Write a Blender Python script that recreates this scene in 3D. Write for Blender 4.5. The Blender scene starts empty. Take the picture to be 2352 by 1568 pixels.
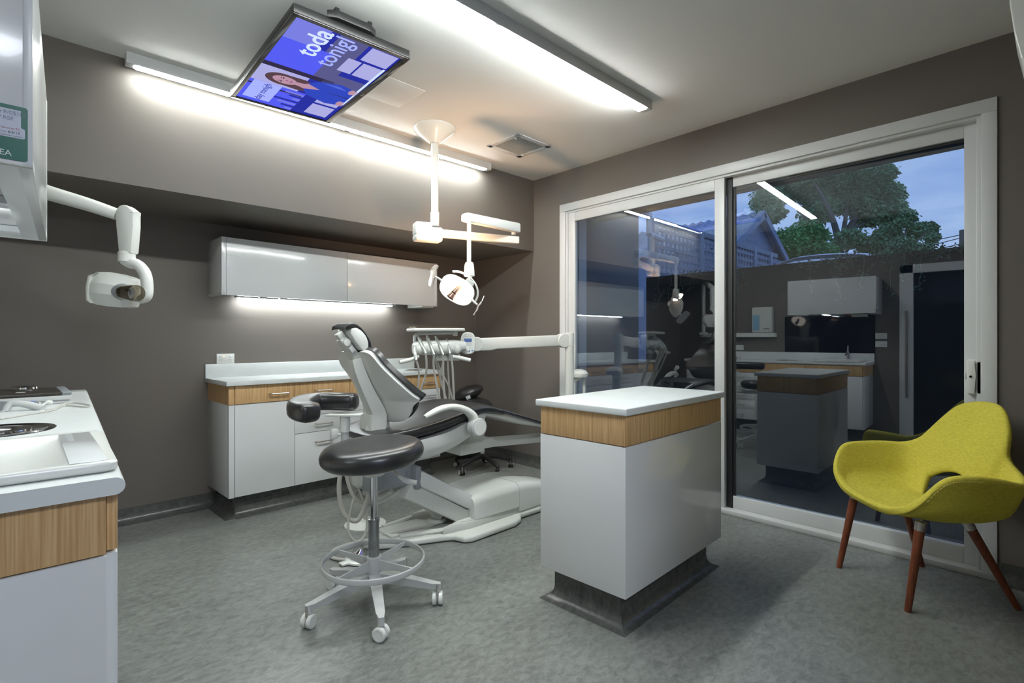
import bpy, bmesh, math, random
from mathutils import Vector, Matrix, Quaternion, noise
PI = math.pi
S = bpy.context.scene
COL = S.collection
# ------------------------------------------------------------------ camera
cam_d = bpy.data.cameras.new('camera'); cam = bpy.data.objects.new('camera', cam_d); COL.objects.link(cam)
cam_d.sensor_width = 36; cam_d.lens = 1190/2352*36; cam_d.shift_y = -6/2352; cam_d.clip_start = .02; cam_d.clip_end = 300
cam.location = (0, 0, 1.2); cam.rotation_euler = (PI/2, 0, math.radians(46.75)-PI/2)
S.camera = cam
S.view_settings.view_transform = 'Standard'; S.view_settings.look = 'None'
S.view_settings.gamma = 1; S.view_settings.exposure = 0.0; S.view_settings.use_curve_mapping = False
S.cycles.max_bounces = 10; S.cycles.transparent_max_bounces = 24; S.cycles.glossy_bounces = 5
S.cycles.use_denoising = True; S.cycles.sample_clamp_indirect = 6
LED = 102.0      # strength of the ceiling light diffusers
LAMP = 9.5     # power of the operating lamp
SKY = 1.6
# ------------------------------------------------------------------ world: dusk sky with cloud
W = bpy.data.worlds.new('dusk_sky'); S.world = W; W.use_nodes = True
nt = W.node_tree; nt.nodes.clear(); N = nt.nodes.new; L = nt.links.new
tc = N('ShaderNodeTexCoord'); mp = N('ShaderNodeMapping'); mp.inputs['Scale'].default_value = (2.0, 2.0, 6.5)
nz = N('ShaderNodeTexNoise'); nz.inputs['Scale'].default_value = 1.7; nz.inputs['Detail'].default_value = 6; nz.inputs['Roughness'].default_value = .55
cr = N('ShaderNodeValToRGB'); cr.color_ramp.elements[0].position = .36; cr.color_ramp.elements[1].position = .68
cr.color_ramp.elements[0].color = (.20, .31, .60, 1); cr.color_ramp.elements[1].color = (.44, .55, .76, 1)
bg = N('ShaderNodeBackground'); bg.inputs['Strength'].default_value = SKY; wo = N('ShaderNodeOutputWorld')
L(tc.outputs['Generated'], mp.inputs['Vector']); L(mp.outputs[0], nz.inputs['Vector']); L(nz.outputs['Fac'], cr.inputs[0]); L(cr.outputs[0], bg.inputs['Color']); L(bg.outputs[0], wo.inputs['Surface'])

# ------------------------------------------------------------------ materials
MATS = {}
def mat(name, col, rough=.5, metal=0, coat=0, spec=.5, emit=None, es=0, bump=None, var=None, trans=0, ior=1.45, coat_r=.03, alpha=1):
    if name in MATS: return MATS[name]
    m = bpy.data.materials.new(name); m.use_nodes = True; t = m.node_tree; b = t.nodes['Principled BSDF']
    b.inputs['Base Color'].default_value = (*col, 1); b.inputs['Roughness'].default_value = rough; b.inputs['Metallic'].default_value = metal
    b.inputs['Coat Weight'].default_value = coat; b.inputs['Coat Roughness'].default_value = coat_r; b.inputs['Specular IOR Level'].default_value = spec
    b.inputs['Transmission Weight'].default_value = trans; b.inputs['IOR'].default_value = ior; b.inputs['Alpha'].default_value = alpha
    if emit: b.inputs['Emission Color'].default_value = (*emit, 1); b.inputs['Emission Strength'].default_value = es
    tcn = t.nodes.new('ShaderNodeTexCoord')
    if var:                                 # (scale vec, amount, detail): small colour mottling
        mpn = t.nodes.new('ShaderNodeMapping'); mpn.inputs['Scale'].default_value = var[0]
        n = t.nodes.new('ShaderNodeTexNoise'); n.inputs['Scale'].default_value = 1; n.inputs['Detail'].default_value = var[2]
        r = t.nodes.new('ShaderNodeMapRange'); r.inputs[1].default_value = .3; r.inputs[2].default_value = .7; r.inputs[3].default_value = 1-var[1]; r.inputs[4].default_value = 1+var[1]
        mx = t.nodes.new('ShaderNodeVectorMath'); mx.operation = 'SCALE'; mx.inputs[0].default_value = col
        t.links.new(tcn.outputs['Object'], mpn.inputs[0]); t.links.new(mpn.outputs[0], n.inputs['Vector']); t.links.new(n.outputs['Fac'], r.inputs[0])
        t.links.new(r.outputs[0], mx.inputs['Scale']); t.links.new(mx.outputs[0], b.inputs['Base Color'])
    if bump:                                # (scale, strength)
        n = t.nodes.new('ShaderNodeTexNoise'); n.inputs['Scale'].default_value = bump[0]; n.inputs['Detail'].default_value = 3
        bp = t.nodes.new('ShaderNodeBump'); bp.inputs['Strength'].default_value = bump[1]; bp.inputs['Distance'].default_value = .002
        t.links.new(tcn.outputs['Object'], n.inputs['Vector']); t.links.new(n.outputs['Fac'], bp.inputs['Height']); t.links.new(bp.outputs[0], b.inputs['Normal'])
    MATS[name] = m; return m
def emis(name, col, st):
    m = bpy.data.materials.new(name); m.use_nodes = True; t = m.node_tree; t.nodes.clear()
    e = t.nodes.new('ShaderNodeEmission'); e.inputs[0].default_value = (*col, 1); e.inputs[1].default_value = st
    o = t.nodes.new('ShaderNodeOutputMaterial'); t.links.new(e.outputs[0], o.inputs[0]); MATS[name] = m; return m
def glass(name, tint=(.82, .88, .93), base=.13):
    m = bpy.data.materials.new(name); m.use_nodes = True; t = m.node_tree; t.nodes.clear(); n = t.nodes.new
    g = n('ShaderNodeNewGeometry'); d = n('ShaderNodeVectorMath'); d.operation = 'DOT_PRODUCT'; t.links.new(g.outputs['Normal'], d.inputs[0]); t.links.new(g.outputs['Incoming'], d.inputs[1])
    a = n('ShaderNodeMath'); a.operation = 'ABSOLUTE'; t.links.new(d.outputs['Value'], a.inputs[0])
    s = n('ShaderNodeMath'); s.operation = 'SUBTRACT'; s.inputs[0].default_value = 1; t.links.new(a.outputs[0], s.inputs[1])
    p = n('ShaderNodeMath'); p.operation = 'POWER'; t.links.new(s.outputs[0], p.inputs[0]); p.inputs[1].default_value = 4.2
    r = n('ShaderNodeMapRange'); r.inputs[3].default_value = base; r.inputs[4].default_value = 1; t.links.new(p.outputs[0], r.inputs[0])
    tr = n('ShaderNodeBsdfTransparent'); tr.inputs[0].default_value = (*tint, 1); gl = n('ShaderNodeBsdfGlossy'); gl.inputs['Roughness'].default_value = 0.003; gl.inputs[0].default_value = (1, 1, 1, 1)
    mx = n('ShaderNodeMixShader'); t.links.new(r.outputs[0], mx.inputs[0]); t.links.new(tr.outputs[0], mx.inputs[1]); t.links.new(gl.outputs[0], mx.inputs[2])
    o = n('ShaderNodeOutputMaterial'); t.links.new(mx.outputs[0], o.inputs[0]); MATS[name] = m; return m
def wood(name, c0, c1, sc=(55, 55, 1.3)):
    m = bpy.data.materials.new(name); m.use_nodes = True; t = m.node_tree; b = t.nodes['Principled BSDF']; n = t.nodes.new
    tcn = n('ShaderNodeTexCoord'); mpn = n('ShaderNodeMapping'); mpn.inputs['Scale'].default_value = sc
    z = n('ShaderNodeTexNoise'); z.inputs['Scale'].default_value = 1.2; z.inputs['Detail'].default_value = 5; z.inputs['Roughness'].default_value = .65
    z2 = n('ShaderNodeTexNoise'); z2.inputs['Scale'].default_value = 4.7; z2.inputs['Detail'].default_value = 2
    ad = n('ShaderNodeMath'); ad.operation = 'ADD'; mu = n('ShaderNodeMath'); mu.operation = 'MULTIPLY'; mu.inputs[1].default_value = .5
    r = n('ShaderNodeValToRGB'); r.color_ramp.elements[0].position = .36; r.color_ramp.elements[1].position = .64
    r.color_ramp.elements[0].color = (*c0, 1); r.color_ramp.elements[1].color = (*c1, 1)
    t.links.new(tcn.outputs['Object'], mpn.inputs[0]); t.links.new(mpn.outputs[0], z.inputs['Vector']); t.links.new(mpn.outputs[0], z2.inputs['Vector'])
    t.links.new(z.outputs['Fac'], ad.inputs[0]); t.links.new(z2.outputs['Fac'], ad.inputs[1]); t.links.new(ad.outputs[0], mu.inputs[0]); t.links.new(mu.outputs[0], r.inputs[0]); t.links.new(r.outputs[0], b.inputs['Base Color'])
    b.inputs['Roughness'].default_value = .42; MATS[name] = m; return m
def vinyl(name, c0, c1, rough=.33):
    m = bpy.data.materials.new(name); m.use_nodes = True; t = m.node_tree; b = t.nodes['Principled BSDF']; n = t.nodes.new
    g = n('ShaderNodeNewGeometry'); mpn = n('ShaderNodeMapping'); mpn.inputs['Scale'].default_value = (1.0, 1.7, 1); mpn.inputs['Rotation'].default_value = (0, 0, .5)
    z = n('ShaderNodeTexNoise'); z.inputs['Scale'].default_value = 22; z.inputs['Detail'].default_value = 10; z.inputs['Roughness'].default_value = .72; z.inputs['Distortion'].default_value = .6
    z2 = n('ShaderNodeTexNoise'); z2.inputs['Scale'].default_value = 2.2; z2.inputs['Detail'].default_value = 4
    ad = n('ShaderNodeMath'); ad.operation = 'MULTIPLY_ADD'; ad.inputs[1].default_value = .30
    r = n('ShaderNodeValToRGB'); r.color_ramp.elements[0].position = .46; r.color_ramp.elements[1].position = .84
    r.color_ramp.elements[0].color = (*c0, 1); r.color_ramp.elements[1].color = (*c1, 1)
    t.links.new(g.outputs['Position'], mpn.inputs[0]); t.links.new(mpn.outputs[0], z.inputs['Vector']); t.links.new(mpn.outputs[0], z2.inputs['Vector'])
    t.links.new(z2.outputs['Fac'], ad.inputs[0]); t.links.new(z.outputs['Fac'], ad.inputs[2]); t.links.new(ad.outputs[0], r.inputs[0]); t.links.new(r.outputs[0], b.inputs['Base Color'])
    b.inputs['Roughness'].default_value = rough; b.inputs['Specular IOR Level'].default_value = .4; MATS[name] = m; return m
paint = mat('taupe_wall_paint', (.152, .134, .118), .55, bump=(260, .12), spec=.35)
ceilm = mat('white_ceiling_paint', (.80, .80, .78), .8, spec=.2)
floorm = vinyl('marbled_grey_vinyl', (.120, .124, .117), (.275, .283, .265))
cove = vinyl('marbled_cove_vinyl', (.050, .052, .049), (.115, .117, .108), .26)
lam = mat('white_gloss_laminate', (.71, .72, .715), .16, coat=.15, spec=.45)
lamt = mat('white_laminate_edge', (.72, .74, .75), .3)
stone = mat('white_solid_surface', (.74, .77, .76), .3, var=((9, 9, 9), .03, 3))
oak = wood('oak_veneer', (.46, .265, .105), (.72, .48, .24))
steel = mat('brushed_steel', (.62, .58, .54), .3, metal=1)
chrome = mat('polished_chrome', (.75, .75, .76), .08, metal=1)
alu = mat('pearl_white_aluminium', (.66, .67, .67), .35, spec=.5)
seal = mat('black_rubber_seal', (.02, .02, .022), .5)
darkm = mat('dark_void', (.012, .012, .012), .7)
plast = mat('off_white_plastic', (.78, .79, .75), .28, coat=.25, spec=.5)
plast2 = mat('pale_cream_plastic', (.70, .71, .66), .35, coat=.1)
gplast = mat('light_grey_plastic', (.56, .57, .56), .38)
gplast2 = mat('mid_grey_plastic', (.30, .32, .34), .4)
blkl = mat('black_leatherette', (.018, .018, .019), .33, coat=.35, coat_r=.25, spec=.6, bump=(90, .08))
blkp = mat('black_plastic', (.015, .015, .015), .35)
hose = mat('beige_hose', (.56, .55, .50), .4)
yel = mat('yellow_wool_fabric', (.62, .54, .08), .9, spec=.15, bump=(420, .5), var=((60, 60, 200), .12, 3))
walnut = wood('red_walnut', (.13, .032, .012), (.27, .075, .03), (40, 40, 2))
led = emis('lit_diffuser', (.93, .99, .97), LED)
ledg = emis('lit_tube_under_cabinet', (.90, .98, 1.0), 60)
clear = glass('clear_pane')

# ------------------------------------------------------------------ mesh helpers
class G:
    def __init__(s): s.bm = bmesh.new(); s.mats = []
    def _mi(s, m):
        if m is None: return 0
        if m not in s.mats: s.mats.append(m)
        return s.mats.index(m)
    def add(s, b, m=None, M=None):
        if M is not None: b.transform(M)
        i = s._mi(m)
        if m is not None:
            for f in b.faces: f.material_index = i
        me = bpy.data.meshes.new('tmp'); b.to_mesh(me); b.free(); s.bm.from_mesh(me); bpy.data.meshes.remove(me); return s
    def box(s, x0, x1, y0, y1, z0, z1, bev=0, m=None, M=None, seg=2):
        b = bmesh.new(); bmesh.ops.create_cube(b, size=1)
        b.transform(Matrix.Translation(((x0+x1)/2, (y0+y1)/2, (z0+z1)/2)) @ Matrix.Diagonal((abs(x1-x0), abs(y1-y0), abs(z1-z0), 1)))
        if bev: bmesh.ops.bevel(b, geom=b.edges[:], offset=bev, segments=seg, profile=.5, affect='EDGES')
        return s.add(b, m, M)
    def prism(s, pts, ax, a, c, bev=0, m=None, M=None, seg=2):
        b = bmesh.new()
        def P(p, t): return {'x': (t, p[0], p[1]), 'y': (p[0], t, p[1]), 'z': (p[0], p[1], t)}[ax]
        v0 = [b.verts.new(P(p, a)) for p in pts]; v1 = [b.verts.new(P(p, c)) for p in pts]; n = len(pts)
        b.faces.new(v0); b.faces.new(v1[::-1])
        for i in range(n): b.faces.new((v0[i], v1[i], v1[(i+1) % n], v0[(i+1) % n]))
        bmesh.ops.recalc_face_normals(b, faces=b.faces[:])
        if bev: bmesh.ops.bevel(b, geom=b.edges[:], offset=bev, segments=seg, profile=.5, affect='EDGES')
        return s.add(b, m, M)
    def loft(s, rings, m=None, closed=True, caps=True, M=None):
        b = bmesh.new(); V = [[b.verts.new(p) for p in r] for r in rings]
        for i in range(len(V)-1):
            n = len(V[i])
            for j in range(n if closed else n-1):
                try: b.faces.new((V[i][j], V[i][(j+1) % n], V[i+1][(j+1) % n], V[i+1][j]))
                except ValueError: pass
        if caps and closed: b.faces.new(V[0][::-1]); b.faces.new(V[-1])
        bmesh.ops.recalc_face_normals(b, faces=b.faces[:])
        return s.add(b, m, M)
    def tube(s, pts, r, n=10, m=None, sm=0, M=None, caps=True, flat=1):
        pts = [Vector(p) for p in pts]
        rr = r if isinstance(r, (list, tuple)) else [r]*len(pts)
        if sm: pts, rr = crom(pts, rr, sm)
        rings = []; up = None
        for i, p in enumerate(pts):
            t = (pts[min(i+1, len(pts)-1)]-pts[max(i-1, 0)]).normalized()
            if up is None: up = Vector((0, 0, 1)) if abs(t.z) < .9 else Vector((1, 0, 0))
            u = (up - t*up.dot(t)).normalized(); up = u; w = t.cross(u)
            rings.append([p + (u*math.cos(2*PI*k/n)*flat + w*math.sin(2*PI*k/n))*rr[i] for k in range(n)])
        return s.loft(rings, m, True, caps, M)
    def lathe(s, prof, c=(0, 0, 0), d=(0, 0, 1), n=28, m=None, M=None):
        q = Vector((0, 0, 1)).rotation_difference(Vector(d).normalized()).to_matrix(); c = Vector(c)
        rings = [[c + q @ Vector((r*math.cos(2*PI*k/n), r*math.sin(2*PI*k/n), z)) for k in range(n)] for r, z in prof]
        return s.loft(rings, m, True, True, M)
    def ell(s, c, r, m=None, M=None, n=16):
        b = bmesh.new(); bmesh.ops.create_uvsphere(b, u_segments=n, v_segments=n//2+2, radius=1)
        b.transform(Matrix.Translation(c) @ Matrix.Diagonal((*r, 1))); return s.add(b, m, M)
    def torus(s, c, R_, r, a0=0, a1=2*PI, d=(0, 0, 1), n=40, k=8, m=None, rz=None):
        q = Vector((0, 0, 1)).rotation_difference(Vector(d).normalized()).to_matrix(); c = Vector(c); full = abs(a1-a0-2*PI) < 1e-6
        rings = []
        for i in range(n+1):
            a = a0+(a1-a0)*i/n
            rings.append([c + q @ Vector(((R_+r*math.cos(2*PI*j/k))*math.cos(a), (R_+r*math.cos(2*PI*j/k))*math.sin(a), (rz or r)*math.sin(2*PI*j/k))) for j in range(k)])
        return s.loft(rings, m, True, not full)
    def quad(s, a, b_, c, d, m=None, M=None):
        b = bmesh.new(); b.faces.new([b.verts.new(p) for p in (a, b_, c, d)]); return s.add(b, m, M)
    def poly(s, pts, m=None, M=None):
        b = bmesh.new(); b.faces.new([b.verts.new(p) for p in pts]); return s.add(b, m, M)
    def text(s, body, size, M, m=None, ext=.0004, align='LEFT', sx=1, offset=0):
        cu = bpy.data.curves.new('tmptext', 'FONT'); cu.body = body; cu.size = size; cu.extrude = ext; cu.align_x = align; cu.resolution_u = 3; cu.offset = offset
        o = bpy.data.objects.new('tmptext', cu); me = bpy.data.meshes.new_from_object(o)
        b = bmesh.new(); b.from_mesh(me); b.transform(Matrix.Diagonal((sx, 1, 1, 1)))
        bpy.data.objects.remove(o); bpy.data.curves.remove(cu); bpy.data.meshes.remove(me)
        return s.add(b, m, M)
def crom(pts, rr, k):
    o, orr = [], []
    n = len(pts)
    for i in range(n-1):
        p0, p1, p2, p3 = pts[max(i-1, 0)], pts[i], pts[i+1], pts[min(i+2, n-1)]
        for j in range(k):
            t = j/k
            o.append(.5*((2*p1)+(-p0+p2)*t+(2*p0-5*p1+4*p2-p3)*t*t+(-p0+3*p1-3*p2+p3)*t**3)); orr.append(rr[i]+(rr[i+1]-rr[i])*t)
    o.append(pts[-1]); orr.append(rr[-1]); return o, orr
def rings_smooth(rings, k):
    cols = [crom([Vector(r[j]) for r in rings], [0]*len(rings), k)[0] for j in range(len(rings[0]))]
    return [[c[i] for c in cols] for i in range(len(cols[0]))]
def root_of(p):
    while p.parent: p = p.parent
    return p
def rmat(o): return Matrix.Translation(o.location) @ o.rotation_euler.to_matrix().to_4x4()
def obj(name, g, m=None, parent=None, sharp=32, world=True, label=None, origin=None):
    """g in world coordinates; stored relative to the thing's base"""
    me = bpy.data.meshes.new(name)
    if parent is not None and world: g.bm.transform(rmat(root_of(parent)).inverted())
    if parent is None and origin is not None: g.bm.transform(Matrix.Translation(-Vector(origin)))
    g.bm.to_mesh(me); g.bm.free()
    o = bpy.data.objects.new(name, me); COL.objects.link(o)
    if parent is None and origin is not None: o.location = origin
    for mm in (g.mats if g.mats else [m]): me.materials.append(mm)
    if parent is not None: o.parent = parent
    me.shade_smooth(); me.set_sharp_from_angle(angle=math.radians(sharp))
    if label: o['label'] = label
    return o
def thing(name, label, cat, loc=(0, 0, 0), rz=0, group=None):
    o = bpy.data.objects.new(name, None); COL.objects.link(o); o.empty_display_size = .1
    o.location = loc; o.rotation_euler = (0, 0, rz); o['label'] = label; o['category'] = cat
    if group: o['group'] = group
    return o
def tag(o, label, cat, group=None, kind=None):
    o['label'] = label; o['category'] = cat
    if group: o['group'] = group
    if kind: o['kind'] = kind
    return o
def struct(name, g, m=None, label=None, origin=None):
    o = obj(name, g, m, origin=origin); o['kind'] = 'structure'
    if label: o['label'] = label
    return o
def dup(root, loc=None, rz=None, label=None):
    r = root.copy(); COL.objects.link(r)
    if loc is not None: r.location = loc
    if rz is not None: r.rotation_euler = (0, 0, rz)
    if label: r['label'] = label
    for ch in list(root.children):
        c = ch.copy(); COL.objects.link(c); c.parent = r
        for gch in ch.children:
            d = gch.copy(); COL.objects.link(d); d.parent = c
    return r
# camera-frame helper: (depth, lateral, height) -> world; used only to measure positions
a_ = math.radians(46.75); FW = Vector((math.cos(a_), math.sin(a_), 0)); RT = Vector((math.sin(a_), -math.cos(a_), 0))
def cl(l, D, z): p = FW*D+RT*l; return Vector((p.x, p.y, z))
def px(u, v, D): return cl((u-1176)/1190*D, D, 1.2+(778-v)/1190*D)

# ================================================================== SETTING
XR, YB, YW, XL, H = 3.52, 3.44, 4.205, -.47, 2.70
g = G(); g.box(XL-.1, XR+.1, -2.3, YW+.1, -.1, 0); struct('floor', g, floorm, 'dark grey marbled vinyl floor')
g = G(); g.box(XL-.1, XR+.1, -2.3, YW+.1, H, H+.12); struct('ceiling', g, ceilm, 'plain white ceiling')
MB = Matrix.Translation((.96, YW, 0)) @ Matrix.Rotation(math.radians(2.2), 4, 'Z')   # the recess wall runs slightly askew
g = G(); g.box(-1.6, 2.75, 0, .12, 0, H, 0, None, MB); struct('wall_back', g, paint, 'taupe back wall of the recess behind the cabinets')
g = G(); g.prism([(XL, YB), (XR, YB), (XR, 4.302), (XL, 4.148)], 'z', 2.03, H); struct('wall_bulkhead', g, paint, 'deep taupe bulkhead over the cabinet recess')
# right wall with the sliding door opening y .225..3.10, z 0..2.40
g = G(); g.box(XR, XR+.14, 3.105, 4.32, 0, H); g.box(XR, XR+.14, -.12, .222, 0, H); g.box(XR, XR+.14, .222, 3.105, 2.402, H)
struct('wall_right', g, paint, 'taupe wall around the glass sliding door')
# left wall with a doorway y .12...95
g = G(); g.box(XL-.12, XL, 1.06, 4.17, 0, H); g.box(XL-.12, XL, -2.3, .08, 0, H); g.box(XL-.12, XL, .08, 1.06, 2.08, H)
struct('wall_left', g, paint, 'taupe wall behind the sink bench')
g = G(); g.box(1.3, XR+.14, -.24, -.12, 0, H); g.box(1.3, 1.42, -2.3, -.24, 0, H); struct('wall_near', g, paint, 'taupe return wall beside the entry')
g = G(); g.box(XL-.12, -.25, -2.3, -2.2, 0, H); g.box(1.1, 1.42, -2.3, -2.2, 0, H); g.box(-.25, 1.1, -2.3, -2.2, 2.3, H); struct('wall_entry', g, paint)
g = G()
for (a, b_) in ((-.25, -.19), (.40, .46), (1.04, 1.10)): g.box(a, b_, -2.28, -2.22, 0, 2.3, .004)
g.box(-.25, 1.1, -2.28, -2.22, 2.23, 2.3, .004); g.box(-.25, 1.1, -2.28, -2.22, 0, .08, .004)
w2 = struct('window_2', g, alu, 'glazed entry window behind the photographer'); g = G(); g.box(-.19, 1.04, -2.255, -2.25, .08, 2.23); obj('glass_pane', g, clear, w2)
# coved skirting
def covep(r=.05, h_=.095, t=.004): 
    pts = [(0, 0), (0, h_), (t, h_)]
    for k in range(7):
        a = PI/2*k/6; pts.append((t+r-r*math.cos(a), r*1.0-r*math.sin(a)+t))
    pts.append((t+r+.012, 0)); return pts
def cove_x(x0, x1, y, s, M=None):     # runs along x against plane y; s=-1 faces -y
    g = G(); g.prism([(y+s*p[0], p[1]) for p in covep()], 'x', x0, x1, 0, None, M); return g
def cove_y(y0, y1, x, s):
    g = G(); g.prism([(x+s*p[0], p[1]) for p in covep()], 'y', y0, y1); return g
struct('baseboard_back', cove_x(-1.43, 2.56, 0, -1, MB), cove); struct('baseboard_right', cove_y(3.12, 4.30, XR, -1), cove)
struct('baseboard_left', cove_y(3.75, 4.14, XL, 1), cove); struct('baseboard_near', cove_x(1.3, XR, -.12, 1), cove); struct('baseboard_jamb', cove_y(-.12, .21, XR, -1), cove)

# ---- sliding glass door (door_1)
g = G(); X0 = XR-.012
def hb(y0, y1, z0, z1, x0=X0, x1=XR+.14, bev=.003, G_=None, m=None): (G_ or g).box(x0, x1, y0, y1, z0, z1, bev, m)
hb(.222, 3.105, 2.335, 2.402); hb(.222, 3.105, 0, .03, X0-.01); hb(3.04, 3.105, .03, 2.335); hb(.222, .282, .03, 2.335)
hb(.282, 3.04, 2.318, 2.336, X0+.016); hb(.282, .300, .03, 2.32, X0+.012); hb(3.02, 3.04, .03, 2.32, X0+.012)
d1 = struct('door_1', g, alu, 'white framed glass sliding door to the courtyard')
g = G(); x0, x1 = XR+.012, XR+.05
hb(2.948, 3.022, .03, 2.32, x0, x1, .003); hb(1.607, 1.677, .03, 2.32, x0, x1, .003); hb(1.677, 2.948, 2.24, 2.32, x0, x1, .003); hb(1.677, 2.948, .03, .12, x0, x1, .003)
fp = obj('fixed_panel_frame', g, alu, d1)
g = G(); g.box(XR+.030, XR+.036, 1.677, 2.948, .12, 2.24); obj('glass_pane', g, clear, fp)
g = G(); x0, x1 = XR+.062, XR+.10
hb(.300, .353, .03, 2.32, x0-.012, x1, .003); hb(1.565, 1.606, .03, 2.32, x0, x1, .003); hb(.353, 1.565, 2.25, 2.32, x0-.012, x1, .003); hb(.353, 1.565, .03, .115, x0-.012, x1, .003)
sp = obj('sliding_panel_frame', g, alu, d1)
g = G(); g.box(XR+.045, XR+.075, 1.566, 1.606, .03, 2.32, .002, seal); g.box(XR+.056, XR+.075, 1.548, 1.566, .115, 2.25, .002, seal); g.box(XR+.070, XR+.078, .353, 1.565, 2.236, 2.25, 0, seal); obj('rubber_seal', g, seal, sp)
PANE_ROT = math.radians(2.0)
g = G(); M = Matrix.Translation((XR+.082, .95, 0)) @ Matrix.Rotation(PANE_ROT, 4, 'Z'); g.box(-.003, .003, -.597, .613, .115, 2.25, 0, None, M); obj('glass_pane', g, clear, sp)
g = G(); g.box(XR-.0, XR+.052, .262, .300, .92, 1.085, .003, gplast, None); g.prism([(.300, .915), (.337, .915), (.337, 1.095), (.300, 1.095)], 'x', XR+.02, XR+.05, .003, plast)
g.prism([(.337, .92), (.308, .92), (.302, 1.01), (.308, 1.09), (.337, 1.09)], 'x', XR-.004, XR+.02, .003, plast)
g.lathe([(.006, 0), (.006, .004), (.003, .004)], (XR-.004, .322, 1.008), (-1, 0, 0), 12, chrome); g.box(XR+.03, XR+.045, .343, .350, .99, 1.025, .002, gplast)
obj('latch_handle', g, plast, sp, label='white latch with keyhole')
# ---- door_2 on the left wall (seen mirrored in the glass)
g = G(); g.box(XL-.12, XL+.012, .08, .20, 0, 2.08, .003); g.box(XL-.12, XL+.012, .93, 1.06, 0, 2.08, .003); g.box(XL-.12, XL+.012, .08, 1.06, 1.98, 2.08, .003)
d2 = struct('door_2', g, alu, 'white framed dark glass door with long pull bar')
g = G(); g.box(XL-.07, XL-.05, .20, .93, .01, 1.98); obj('door_leaf', g, mat('dark_glass_leaf', (.006, .008, .010), .06), d2)
g = G(); g.tube([(XL+.05, .99, .50), (XL+.05, .99, 1.53)], .014, 10); g.tube([(XL, .99, .62), (XL+.05, .99, .62)], .009, 8); g.tube([(XL, .99, 1.41), (XL+.05, .99, 1.41)], .009, 8); obj('pull_bar', g, steel, d2)

# ================================================================== CEILING FITTINGS
def linear_light(label, x0, x1, y0, y1, segs, far=1):
    t = thing('linear_ceiling_light', label, 'ceiling light', ((x0+x1)/2, (y0+y1)/2, H))
    g = G(); g.box(x0, x1, y0, y1, 2.640, H, .002, alu); obj('housing', g, alu, t)
    for a, b_ in segs:
        g = G(); g.box(a, b_, y0+.006, (y1+.0015 if y0 < 3 else y1-.014), 2.6335, 2.652, .0015); obj('diffuser', g, led, t)
    return t
linear_light('long slim white ceiling light against the taupe bulkhead', .385, 2.90, 3.338, 3.40, ((.43, .875), (.895, 1.60), (1.64, 2.85)))
linear_light('long slim white ceiling light crossing the open ceiling', .22, 2.875, 1.770, 1.835, ((.27, 1.553), (1.605, 2.825)))

t = thing('entry_fill_light', 'cool white fill panel added on the entry ceiling behind the photographer', 'ceiling light', (.5, -1.3, H))  # added unseen fill light, brightens the cabinet ends facing the entry
g = G(); g.box(.1, .9, -1.7, -.9, H-.03, H, .003); obj('housing', g, alu, t)
g = G(); g.box(.12, .88, -1.68, -.92, H-.034, H-.029, .001); obj('diffuser', g, emis('cool_fill_panel', (.84, .90, 1), 34), t)
# ---- television
t = thing('television', 'black flat screen television hung face down from the ceiling', 'television', (1.117, 2.703, 2.69))
TVc = Vector((1.117, 2.703, 2.572))
rt = Vector((-.007, -.9995, .032)).normalized(); upv = Vector((-.9998, .006, -.018)); upv = (upv-rt*upv.dot(rt)).normalized(); nv = rt.cross(upv)
TM = Matrix((( rt.x, upv.x, nv.x, TVc.x), (rt.y, upv.y, nv.y, TVc.y), (rt.z, upv.z, nv.z, TVc.z), (0, 0, 0, 1)))
w, hh = .475, .285
g = G(); g.box(-w, w, -hh, hh, -.045, -.004, .006, None, TM); g.box(-.34, .34, -.2, .2, -.075, -.04, .01, None, TM); obj('casing', g, blkp, t)
g = G()
for (a, b_, c, d) in ((-w, w, hh-.022, hh), (-w, w, -hh, -hh+.034), (-w, -w+.022, -hh, hh), (w-.022, w, -hh, hh)): g.box(a, b_, c, d, -.006, .003, .002, None, TM)
obj('bezel', g, mat('gloss_black_bezel', (.03, .026, .024), .15, coat=.6), t)
g = G(); g.box(.08, .24, -.02, .09, -.118, -.07, .004, None, TM); g.prism([(.475, -.10), (.50, -.06), (.50, .10), (.475, .14)], 'z', -.075, -.04, .004, None, TM)
g.box(-.02, .02, -.09, .14, -.115, -.05, .003, None, TM); g.box(-.2, .48, .08, .10, -.10, -.075, .003, None, TM); g.box(-.2, .48, -.08, -.06, -.10, -.075, .003, None, TM); obj('mounting_bracket', g, blkp, t)
sc = {k: emis('screen_'+k, c, s_) for k, c, s_ in (('blue', (.10, .12, .95), .95), ('deep', (.03, .04, .45), .8), ('lilac', (.22, .24, .85), .9), ('grey', (.13, .13, .33), .8), ('pale', (.45, .45, .82), .95),
      ('white', (.62, .74, 1.0), 1.1), ('skin', (.62, .36, .48), .8), ('hair', (.13, .07, .09), .8), ('jacket', (.04, .08, .62), .85), ('glow', (.38, .44, 1.0), 1.05), ('dark', (.05, .04, .10), .7), ('lip', (.45, .16, .28), .8), ('jline', (.10, .16, .80), .9))}
g = G()
def sr(a, b_, c, d, k, z): g.quad((a, c, z), (b_, c, z), (b_, d, z), (a, d, z), sc[k], TM)
def spoly(pts, k, z): g.poly([(p[0], p[1], z) for p in pts], sc[k], TM)
sw0, sw1, sh0, sh1 = -.453, .453, -.251, .263
sr(sw0, sw1, sh0, sh1, 'deep', -.0035)
sr(.02, sw1, .10, sh1, 'lilac', -.0032); sr(.02, .27, .02, sh1, 'blue', -.0031); sr(-.02, .02, -.1, sh1, 'dark', -.0030); sr(.02, sw1, -.08, .06, 'grey', -.0032)
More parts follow.
